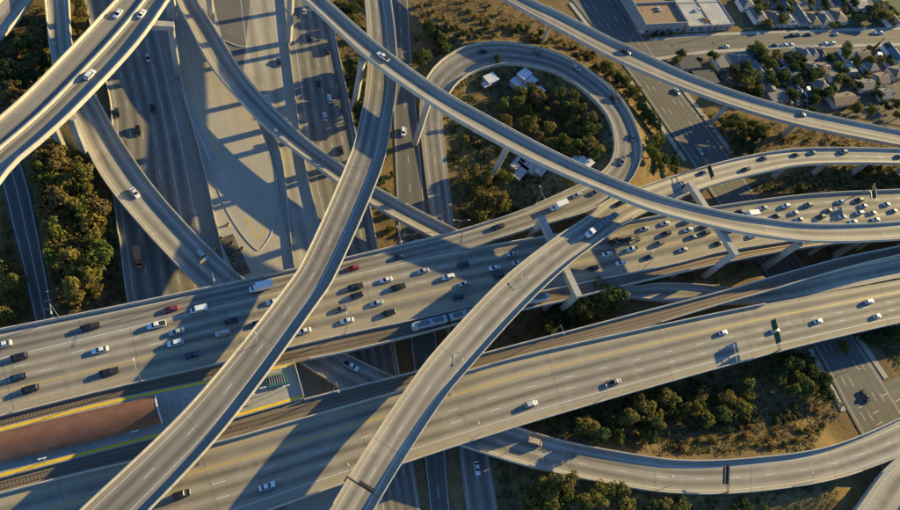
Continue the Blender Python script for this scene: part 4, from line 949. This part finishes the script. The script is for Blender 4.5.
ZN = {'ul': [(0,30),(44,0),(52,66),(0,115)], 'gl': [(28,150),(90,150),(128,300),(60,318)], 'll': [(0,190),(34,318),(0,330)], 'ne': [(412,0),(520,0),(640,70),(700,150),(640,185),(560,60),(480,42),(425,75)],
      'lp': [(455,85),(500,66),(560,74),(605,120),(608,160),(560,205),(458,232),(445,120)], 'fh': [(690,108),(760,118),(900,148),(900,153),(760,152),(738,160)], 'hw': [(740,190),(810,166),(900,166),(900,188),(800,193)],
      'ct': [(480,345),(560,302),(660,280),(760,262),(860,240),(860,256),(700,292),(600,322)], 'hl': [(500,428),(620,396),(812,346),(846,408),(800,452),(660,458),(560,440)], 'bs': [(495,455),(560,475),(650,492),(830,484),(830,540),(495,540)], 'wd': [(335,5),(364,0),(366,130),(352,130)], 'tr': [(530,0),(560,0),(600,32),(590,30)], 'br': [(860,330),(900,320),(900,370)]}
scrub('dry_scrub', [(ZN['ul'], 300), (ZN['ll'], 700), (ZN['ne'], 1500), (ZN['lp'], 500), (ZN['fh'], 700), (ZN['hl'], 2000), (ZN['gl'], 500), (ZN['bs'], 200)], 10, 'tan', 'dry tan grass and low scrub covering the banks', (.3, .8))
scrub('golden_grass', [(ZN['ll'], 700), (ZN['ne'], 1400), (ZN['hl'], 3600), (ZN['fh'], 700), ([(505,205),(535,190),(545,205),(510,215)], 60)], 9, 'gold', 'golden dry grass tufts on the sunlit slopes', (.25, .65))
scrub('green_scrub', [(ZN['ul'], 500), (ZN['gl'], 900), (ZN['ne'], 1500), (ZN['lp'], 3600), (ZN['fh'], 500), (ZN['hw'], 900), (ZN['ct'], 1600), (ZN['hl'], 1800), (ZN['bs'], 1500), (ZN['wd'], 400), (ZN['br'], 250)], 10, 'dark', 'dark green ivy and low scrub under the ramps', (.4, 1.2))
print('trees', NT[0])

# ------------------------------------------------------------------ warehouse, houses, sheds
M['wall_grey'] = simple('grey_block_wall', (.30, .29, .28), .9, var=.2); M['roof_tan'] = simple('tan_gravel_roof', (.26, .17, .10), .95, var=.2)
M['roof_grey'] = simple('grey_membrane_roof', (.36, .34, .31), .9, var=.18, scale=.2); M['roof_dark'] = simple('dark_shingle_roof', (.075, .075, .075), .95, var=.25, scale=2)
M['roof_mid'] = simple('mid_grey_shingle_roof', (.17, .155, .14), .95, var=.25, scale=2); M['roof_brown'] = simple('brown_shingle_roof', (.185, .14, .105), .95, var=.25, scale=2)
M['roof_blue'] = simple('blue_grey_roof', (.13, .145, .155), .9, var=.2, scale=2); M['wall_cream'] = simple('cream_stucco', (.55, .50, .42), .9); M['wall_white'] = simple('white_stucco', (.66, .65, .62), .9)
M['wall_pink'] = simple('pink_stucco', (.50, .33, .30), .9); M['pane'] = paint('dark_window_pane', (.03, .035, .04), .1); M['tarp'] = simple('blue_tarpaulin', (.02, .10, .35), .5); M['shed_roof'] = simple('pale_metal_roof', (.55, .56, .57), .45, .1, var=.08)
ex = np.array([math.cos(EW), math.sin(EW), 0]); ey = np.array([-ex[1], ex[0], 0])
def flat_building(name, sw, wx, dy, h, roofmat, label, cat, bays=1, rows=1, par=.9):
    """flat-roofed block whose near corner is sw; bays run along the street"""
    c = sw+ex*wx/2+ey*dy/2; t = thing(name, label, cat, (c[0], c[1], 0), EW)
    MB().box((0, 0, h/2-.2), (wx, dy, h-.2)).build('wall', M['wall_grey'], t)
    bw, bd = wx/bays, dy/rows
    for i in range(bays):
        for j in range(rows): MB().box((-wx/2+bw*(i+.5), -dy/2+bd*(j+.5), h-.24), (bw-.5, bd-.5, .1)).build('roof_panel', roofmat, t)
    for i in range(bays+1): MB().box((-wx/2+bw*i, 0, h+par/2-.3), (.4, dy+.4, par)).build('parapet', M['wall_grey'], t)
    for j in range(rows+1): MB().box((0, -dy/2+bd*j, h+par/2-.31), (wx+.38, .38, par-.03)).build('parapet', M['wall_grey'], t)
    n = max(3, int(wx/6))
    for i in range(n): MB().box((-wx/2+(i+.5)*wx/n, -dy/2-.03, 2.0), (1.8, .1, 1.6)).build('window', M['pane'], t)
    for i in range(bays*rows): 
        x, y = rnd.uniform(-wx*.35, wx*.35), rnd.uniform(-dy*.4, dy*.3); u = MB().box((x, y, h+.35), (1.8, 1.4, 1.0)).build('roof_unit', M['steel'], t)
    return t
z1 = 6.0; a, b = P(645.5,26,z1), P(687.5,24.5,z1)
flat_building('warehouse', a*[1, 1, 0], np.linalg.norm(b-a), 62, z1, M['roof_tan'], 'flat warehouse with tan gravel roofs and blank street walls', 'warehouse', 1, 4, 1.6)
a, b = P(689.5,26.5,4.5), P(734,24,4.5)
flat_building('workshop_building', a*[1, 1, 0], np.linalg.norm(b-a), 52, 4.5, M['roof_grey'], 'low workshop with long pale grey roof panels beside the warehouse', 'building', 2, 3, .5)
def house(px, py, wx, wy, roof, wall, kind, label, rot=0.0, h=2.9, rise=1.7):
    wx *= .92; wy *= .92; p = P(px, py, h); t = thing('house', label, 'house', (p[0], p[1], 0), EW+rot)
    MB().box((0, 0, h/2-.15), (wx, wy, h+.1)).build('wall', M[wall], t)
    o = .45; X_, Y_2 = wx/2+o, wy/2+o; mb = MB()
    if kind == 'hip':
        r = max(.2, X_-Y_2) if wx >= wy else 0; ry = 0 if wx >= wy else Y_2-X_
        vs_ = [(-X_, -Y_2, h-.12), (X_, -Y_2, h-.12), (X_, Y_2, h-.12), (-X_, Y_2, h-.12), (-r, -ry, h+rise), (r, ry, h+rise)]
        mb.add(vs_, [(3, 2, 1, 0), (0, 1, 5, 4), (1, 2, 5), (2, 3, 4, 5), (3, 0, 4)] if wx >= wy else [(3, 2, 1, 0), (0, 1, 4), (1, 2, 5, 4), (2, 3, 5), (3, 0, 4, 5)])
    elif kind == 'gable':
        mb.add([(-X_, -Y_2, h-.12), (X_, -Y_2, h-.12), (X_, Y_2, h-.12), (-X_, Y_2, h-.12), (-X_, 0, h+rise), (X_, 0, h+rise)], [(3, 2, 1, 0), (0, 1, 5, 4), (2, 3, 4, 5), (1, 2, 5), (3, 0, 4)])
    elif kind == 'gabley':
        mb.add([(-X_, -Y_2, h-.12), (X_, -Y_2, h-.12), (X_, Y_2, h-.12), (-X_, Y_2, h-.12), (0, -Y_2, h+rise), (0, Y_2, h+rise)], [(3, 2, 1, 0), (1, 2, 5, 4), (3, 0, 4, 5), (0, 1, 4), (2, 3, 5)])
    else: mb.box((0, 0, h+.05), (wx+.6, wy+.6, .25))
    rf = mb.build('roof', M[roof], t)
    if kind != 'flat': MB().box((wx*.2, wy*.18, h+rise*.75), (.6, .6, 1.3)).build('chimney', M['roof_brown'], rf)
    for s_ in (-.28, .28):
        f = MB().box((wx*s_, -wy/2-.02, 1.55), (1.3, .1, 1.1)).build('window', M['pane'], t); MB().box((wx*s_, -wy/2-.06, .95), (1.5, .16, .1)).build('sill', M['wall_white'], f)
    MB().box((0, -wy/2-.02, 1.05), (1.0, .1, 2.1)).build('door', M['bark'], t)
    return t
adj = {'roof_mid': 'grey roofed', 'roof_dark': 'dark roofed', 'roof_brown': 'brown roofed', 'roof_blue': 'blue grey roofed', 'roof_grey': 'pale roofed', 'roof_tan': 'tan roofed'}
north = [(758,13,10,13,'roof_mid','wall_white','hip'),(775,17,9,12,'roof_brown','wall_cream','hip'),(787,17,9,12,'roof_blue','wall_white','hip'),(801,15,10,14,'roof_mid','wall_cream','gabley'),(813,18,8,11,'roof_brown','wall_cream','hip'),(824,18,9,12,'roof_mid','wall_cream','hip'),(838,15,11,12,'roof_brown','wall_white','hip'),
         (747,3,10,9,'roof_blue','wall_white','hip'),(772,3,9,9,'roof_mid','wall_cream','gabley'),(785,5,8,9,'roof_blue','wall_white','gabley'),(800,4,9,9,'roof_brown','wall_cream','gable'),(860,3,10,9,'roof_grey','wall_white','gable'),(888,12,14,22,'roof_mid','wall_white','gabley'),(818,2,9,9,'roof_mid','wall_cream','hip'),(838,2,9,9,'roof_dark','wall_cream','hip'),(871,9,9,9,'roof_dark','wall_white','hip')]
south = [(741,58,16,9,'roof_mid','wall_cream','hip'),(755.5,55,8,10,'roof_blue','wall_white','hip'),(759,71,8,13,'roof_blue','wall_white','gabley'),(766,83,10,12,'roof_mid','wall_cream','gabley'),(805,53,9,11,'roof_mid','wall_white','hip'),(813,52,8,10,'roof_blue','wall_cream','hip'),(821,53,8,10,'roof_dark','wall_cream','hip'),(812,67,9,9,'roof_mid','wall_pink','hip'),(823,68,11,9,'roof_brown','wall_white','hip'),(850,53,10,9,'roof_blue','wall_white','gable'),(862,54,11,8,'roof_brown','wall_cream','gable'),
         (822,84,9,10,'roof_mid','wall_cream','hip'),(843,98.5,18,9,'roof_brown','wall_cream','gable'),(866,84,12,8,'roof_mid','wall_white','gable'),(882,78,9,8,'roof_brown','wall_cream','gable'),(884,93,8,8,'roof_blue','wall_white','gable'),(894,52,9,14,'roof_blue','wall_white','gabley'),(688,62,14,9,'roof_dark','wall_grey','flat'),(706,77,14,9,'roof_dark','wall_grey','flat'),(793,70,8,8,'roof_blue','wall_white','flat'),(778,95,13,9,'roof_mid','wall_grey','flat'),(834,75,7,7,'roof_mid','wall_white','flat'),(851,68,7,6,'roof_grey','wall_white','flat'),(872,66,9,7,'roof_mid','wall_cream','hip'),(897,72,9,9,'roof_brown','wall_cream','hip'),(722,62,7,8,'roof_mid','wall_white','flat')]
for lst, side in ((north, 'in the row across the residential street'), (south, 'between the residential street and slender flyover')):
    for x, y, wx, wy, rf, wa_, kd in lst:
        wd = {'hip': 'hip', 'gable': 'gable', 'gabley': 'gable end', 'flat': 'flat topped'}[kd]
        t = house(x, y, wx, wy, rf, wa_, kd, f"{adj[rf]} {wd} house with {M[wa_].name.split('_')[0]} walls {side}", rot=rnd.uniform(-.04, .04)); t['group'] = 'houses '+side
# yards, paths and garden trees
M['yard'] = simple('packed_yard_dirt', (.115, .09, .062), .95, var=.5, scale=.25); M['lawn'] = simple('dry_lawn', (.075, .075, .038), .95, var=.45, scale=.25); M['pave'] = concrete('pavement_concrete', (.38, .35, .30), .4)
sheet('yard_ground', [(655,58),(782,47),(910,45),(910,128),(840,114),(790,103),(740,90),(690,71)], M['yard'], 0.004); sheet('lawn_ground', [(740,-30),(910,-30),(910,29),(780,32.5),(745,33)], M['lawn'], 0.004)
def kerb(name, px, h=.14, w=2.2, z=0.0):
    pts = [P(x, y, z) for x, y in px]; secs = []
    for i, p in enumerate(pts):
        d = pts[min(i+1, len(pts)-1)]-pts[max(i-1, 0)]; n = np.array([-d[1], d[0], 0]); n /= np.linalg.norm(n)
        secs.append([p+n*w/2+[0, 0, -.2], p-n*w/2+[0, 0, -.2], p-n*w/2+[0, 0, h], p+n*w/2+[0, 0, h]])
    return tag(MB().loft(secs).build(name, M['pave']), kind='structure')
kerb('pavement', [(656,59),(703,52.5),(782,47.3),(842,46.2),(905,44.6)]); kerb('pavement', [(650,39.5),(700,35),(780,32.2),(840,30.2),(905,28.6)])
kerb('pavement', [(672,76),(700.5,112),(732,153)], w=2.6); kerb('pavement', [(628,78),(656,119),(685,161)], w=2.6); kerb('pavement', [(620,-3),(643.5,32)], w=3); kerb('pavement', [(570,3),(590.5,29)], w=2.4)
kerb('pavement', [(810,349),(843.5,411)], w=2.8); kerb('pavement', [(857.5,336),(886,378)], w=2.8)
def GT(s): return 'large garden tree growing among the houses' if s > .98 else 'small garden tree growing among the houses'
nt0 = [(rnd.uniform(735,898), rnd.uniform(53,112)) for _ in range(52)]+[(rnd.uniform(745,898), rnd.uniform(-6,27)) for _ in range(26)]+[(757,50),(751,77),(747,83),(742,76),(845,9),(872,14),(878,10),(866,16),(884,16),(893,24),(826,26),(832,25),(838,24),(803,60),(797,56),(790,60),(770,62),(776,56),(846,70),(838,66),(858,78),(849,84),(833,88),(856,62),(880,60),(890,58),(876,88),(866,72),(812,77),(830,58),(774,2),(790,10),(765,6),(826,6),(852,12),(760,88),(735,70),(713,56),(680,55),(699,60),(712,68),(676,60),(770,75),(786,78),(896,104),(899,116),(888,108),(870,110),(858,108),(800,76),(806,80),(818,92),(828,94),(897,20),(848,48),(869,48),(888,47)]
for x, y in nt0:
    sc_ = rnd.uniform(.6, 1.2) if (x, y) not in ((872,14),(878,10),(884,16),(751,77),(747,83),(757,50)) else 1.6
    q = P(x, y, 3.2*sc_)
    if clear(q[0], q[1], 1.0, 5): lf = rnd.choice(('dark', 'green', 'dark', 'olive')); tree(q[0], q[1], 'broad', lf, sc_, f"{'large' if sc_ > .8 else 'small'} {LEAFW[lf]} garden tree {'across the residential street from the flyover' if y < 30 else 'among the houses nearest the slender flyover' if y > 75 else 'behind the houses along the residential street'}", 'garden trees')
for x, y in ((686,20),(664,33.5),(672,32.5),(655,34),(714,27),(720,26.5),(726,26)):
    q = P(x, y, 2.0)
    if (x, y) != (686,20): tree(q[0], q[1], 'broad', 'dark', .55, 'clipped dark tree against the warehouse street wall', 'trees along the warehouse wall')
for x, y, s2 in ((811,20,1.25),(872,50,1.15)):
    q = P(x, y, 0); tree(q[0], q[1], 'cypress', 'dark', s2*.8, 'narrow dark cypress rising above the houses', 'cypresses')
for x, y in [(795+rnd.uniform(-12, 16), 94+rnd.uniform(-9, 9)) for _ in range(16)]+[(rnd.uniform(735, 895), rnd.uniform(56, 100)) for _ in range(46)]:
    q = P(x, y, 0)
    if rnd.random() < .5 and clear(q[0], q[1], .8, 2): tree(q[0], q[1], 'bush', rnd.choice(('dark', 'olive', 'green')), rnd.uniform(.5, .9), 'small garden bush among the houses', 'garden bushes', 'bush')
    elif clear(q[0], q[1], .8, 2):
        t = thing('garden_shed', 'small pale shed in a cluttered back yard', 'shed', (q[0], q[1], 0), EW+rnd.uniform(-.2, .2), 'sheds in the back yards')
        a_, b_ = rnd.uniform(1.8, 3.4), rnd.uniform(1.6, 2.6); MB().box((0, 0, .95), (a_, b_, 2.0)).build('wall', rnd.choice((M['wall_white'], M['wall_grey'], M['wall_cream'])), t)
        MB().add([(-a_/2-.2, -b_/2-.2, 1.9), (a_/2+.2, -b_/2-.2, 1.9), (a_/2+.2, b_/2+.2, 2.35), (-a_/2-.2, b_/2+.2, 2.35), (-a_/2-.2, -b_/2-.2, 1.98), (a_/2+.2, -b_/2-.2, 1.98), (a_/2+.2, b_/2+.2, 2.43), (-a_/2-.2, b_/2+.2, 2.43)], [(3, 2, 1, 0), (4, 5, 6, 7), (0, 1, 5, 4), (1, 2, 6, 5), (2, 3, 7, 6), (3, 0, 4, 7)]).build('roof', rnd.choice((M['shed_roof'], M['roof_mid'], M['roof_blue'])), t)
        MB().box((a_*.2, -b_/2-.02, .9), (.8, .06, 1.7)).build('door', M['bark'], t)
q = P(834,87,2.5); t = thing('blue_tarpaulin', 'bright blue tarpaulin shelter beside a grey hip roof', 'tarpaulin', (q[0], q[1], 0), EW+.5)
MB().box((0, 0, 2.4), (4.8, 2.6, .08)).build('sheet', M['tarp'], t)
for x in (-2.2, 2.2):
    for y in (-1.1, 1.1): MB().tube((x, y, -.1), (x, y, 2.38), .05).build('pole', M['steel'], t)
q = P(812,63,0); tree(q[0], q[1], 'broad', 'gold', .5, 'small blossoming pinkish tree beside the pink house', 'single trees')
# shelters in the loop hollow
def shelter(px, py, wx, wy, rot, label, h=2.6, mat='shed_roof', grp=None):
    q = PG(px, py); q = P(px, py, q[2]+h); g = gz(q[0], q[1]); t = thing('camp_shelter', label, 'shelter', (q[0], q[1], g), EW+rot, grp)
    MB().box((0, 0, h/2-.35), (wx, wy, h+.5)).build('wall', M['wall_grey'], t)
    n = max(2, int(wx/1.6))
    for k in range(n):
        w0 = (wx+.5)/n; MB().box((-wx/2-.25+w0*(k+.5), 0, h+(.02 if k % 2 else .06)), (w0-.06, wy+.5, .12)).build('roof_panel', M[mat], t)
    MB().box((0, -wy/2-.03, 1.0), (1.0, .08, 2.0)).build('door', M['bark'], t)
for x, y, a_, b_ in ((526,71,6.5,4.2),(519,78,6,4.2),(532,77.5,6,4.2),(527,83,5,3.8),(541,88,5,3.6)): shelter(x, y, a_, b_, .55, 'white roofed shelter in the cluster beneath the loop crown', grp='white shelters in the loop hollow')
shelter(492, 76, 6.0, 4.5, .35, 'white barrel shelter standing alone beside the loop kerb'); shelter(487, 83, 4.0, 2.6, .35, 'low white lean-to beside the lone white shelter', 1.8)
for x, y, a_, b_ in ((518,163,7,3.6),(525,161,7,3.6),(521,172,8,3.4),(533,167,7,4.4),(541,170,6,3.6)): shelter(x, y, a_, b_, .62, 'grey metal roofed shelter near the olive clump', 2.4, 'roof_grey', 'grey shelters in the loop hollow')
for x, y in ((577,159),(583,161),(589,163)): shelter(x, y, 4.2, 3.0, .5, 'small white roofed box shelter against the loop bend', 2.2, grp='box shelters by the loop bend')

# ------------------------------------------------------------------ poles, signs, barrels
def light_pole(p, rz, label, grp, h=10.5, double=False):
    t = thing('street_light', label, 'street light', p, rz, grp)
    MB().tube((0, 0, -.3), (0, 0, h), .13, .08, 8).build('pole', M['steel'], t)
    for s_ in ((1, -1) if double else (1,)):
        MB().tube((0, 0, h-.1), (2.6*s_, 0, h+.35), .07, .05, 6).build('arm', M['steel'], t); MB().box((3.0*s_, 0, h+.36), (.95, .36, .16), 0, .8).build('lamp_head', M['white_line'], t)
def pole_on(road, px, py, side, label, grp, double=False, h=10.5):
    rd = ROADS[road]; i = rd.near(P(px, py, rd.C[0][2]))
    for _ in range(2): i = rd.near(P(px, py, rd.C[i][2]))
    c = rd.L[i] if side == 0 else rd.R[i]; n = rd.N[i]*(1 if side == 0 else -1); q = c+n*.18+np.array([0, 0, 1.0])
    light_pole(q, math.atan2(n[1], n[0]), label, grp, h, double)
for x, y in ((66,314),(212,284)): pole_on('G', x, y, 1, 'street light on the outer parapet of the busy deck beside the station', 'lights on the busy deck parapet')
for x, y in ((3,414),(145,381),(262,356),(345,335),(520,297),(650,270)): pole_on('WB', x, y, 1, 'street light on the parapet between the busy deck and its track', 'lights between the deck and the track')
for x, y in ((396,246),(530,204),(456,231)): pole_on('G', x, y, 1, 'double armed light on the parapet of the merging lane', 'double lights on the merging lane', True, 8.5)
for x, y in ((344,484),(478,438),(600,402)): pole_on('EB', x, y, 1, 'street light on the outer parapet of the nearly empty deck', 'lights on the nearly empty deck')
for x, y in ((545,337),(330,392),(452,361)): pole_on('ET', x, y, 0, 'street light on the parapet of the dark track viaduct', 'lights on the track viaduct')
for x, y in ((660,488),(797,486)): pole_on('B', x, y, 0, 'street light on the outer kerb of the curved ramp', 'lights on the curved ramp')
for x, y in ((815,341),(836,376)): 
    q = PG(x, y); light_pole(q, R_(30), 'street light on the pavement of the avenue', 'lights along the avenue', 9)
q = PG(628,44); light_pole(q, R_(20), 'street light at the corner of the avenue and residential street', 'corner lights', 9)
for x, y in ((748,38),(709,40),(860,32)):
    q = PG(x, y-4); t = thing('utility_pole', 'wooden utility pole beside the residential street', 'utility pole', q, EW, 'utility poles on the residential street'); MB().tube((0, 0, -.3), (0, 0, 9), .15, .1).build('pole', M['bark'], t); MB().box((0, 0, 8.4), (.12, 2.4, .14)).build('crossarm', M['bark'], t)
def gantry(road, px, py, side, span, panels, label, h=6.2, colour='sign_green', face=1):
    rd = ROADS[road]; i = rd.near(P(px, py, rd.C[0][2]))
    for _ in range(2): i = rd.near(P(px, py, rd.C[i][2]))
    c = rd.L[i] if side == 0 else rd.R[i]; n = rd.N[i]*(1 if side == 0 else -1); rz = math.atan2(n[1], n[0]); q = c-n*.25
    t = thing('overhead_sign', label, 'sign', q, rz)
    MB().tube((0, 0, -1.2), (0, 0, h+.8), .26, .2, 10).build('post', M['dark_steel'], t)
    for dz in (0, 1.1): MB().tube((0, 0, h-.4+dz), (span, 0, h-.4+dz), .13, .11, 6).build('arm', M['dark_steel'], t)
    for k in range(int(span/1.6)): MB().tube((k*1.6+.4, 0, h-.4), (k*1.6+1.2, 0, h+.7), .05, .05, 5).build('brace', M['dark_steel'], t)
    for x, wd, ht in panels:
        pn = MB().box((x, .35*face, h+.2), (wd, .12, ht)).build('sign_panel', M[colour], t)
        MB().box((x, .42*face, h+.2+ht/2-.12), (wd-.1, .03, .1)).build('border', M['white_line'], pn)
        MB().box((x, .42*face, h+.2-ht/2+.12), (wd-.1, .03, .1)).build('border', M['white_line'], pn)
        MB().box((x, .8*face, h-ht/2), (wd, 1.0, .08)).build('walkway', M['dark_steel'], pn)
gantry('EB', 776, 353, 1, 12.5, ((5.0, 4.2, 3.0), (10.2, 4.2, 3.0)), 'green overhead sign on a curved post above the nearly empty deck', face=-1)
gantry('HI', 697, 169, 0, 9.5, ((5.5, 5.5, 2.2),), 'overhead sign on the flyover beside the tall portal frame', 5.6, 'dark_steel')
gantry('B', 727, 493, 0, 10.0, ((6.0, 6.5, 2.0),), 'dark overhead sign arm across the curved ramp', 5.6, 'dark_steel')
gantry('B', 214, 255, 1, 8.0, ((6.5, 2.2, 1.6),), 'pale cantilever sign frame on the low curved ramp', 5.6, 'steel')
gantry('HI', 345, 487, 0, 10.5, ((6, 5.0, 1.4),), 'sign arm across the lower end of the diagonal flyover', 5.0, 'dark_steel')
gantry('WB', 853, 192, 0, 9.0, ((6, 5.0, 2.4),), 'overhead sign above the queue by the shrubs', 6.0, 'sign_green', -1)
for x, y in ((228,225),(231.5,243.5),(233,254),(234,262.5),(221,239),(242,249)):
    q = P(x, y, 0); t = thing('crash_barrel', 'yellow crash barrel on the paved nose by the busway', 'barrel', q, 0, 'yellow crash barrels')
    MB().tube((0, 0, 0), (0, 0, .95), .55, .48, 14).build('drum', M['tactile'], t); MB().tube((0, 0, .93), (0, 0, 1.0), .52, .5, 14).build('lid', M['dark_steel'], t)
flat_strip('bare_dirt', [(226,236),(238,262),(244,275)], 5, M['yard'], apron_o, 0.016)
# green rail on the merging ramp
rl = MB()
for i in K.rng(0, 3): p = K.L[i]; rl.tube((p[0], p[1], p[2]+.8), (p[0], p[1], p[2]+1.7), .06, .06, 5)
ids = K.rng(0, 3)
for dz in (1.25, 1.7):
    for i, j in zip(ids[:-1], ids[1:]): rl.tube(K.L[i]+[0, 0, dz], K.L[j]+[0, 0, dz], .06, .06, 5)
rl.build('green_railing', M['teal'], rK)
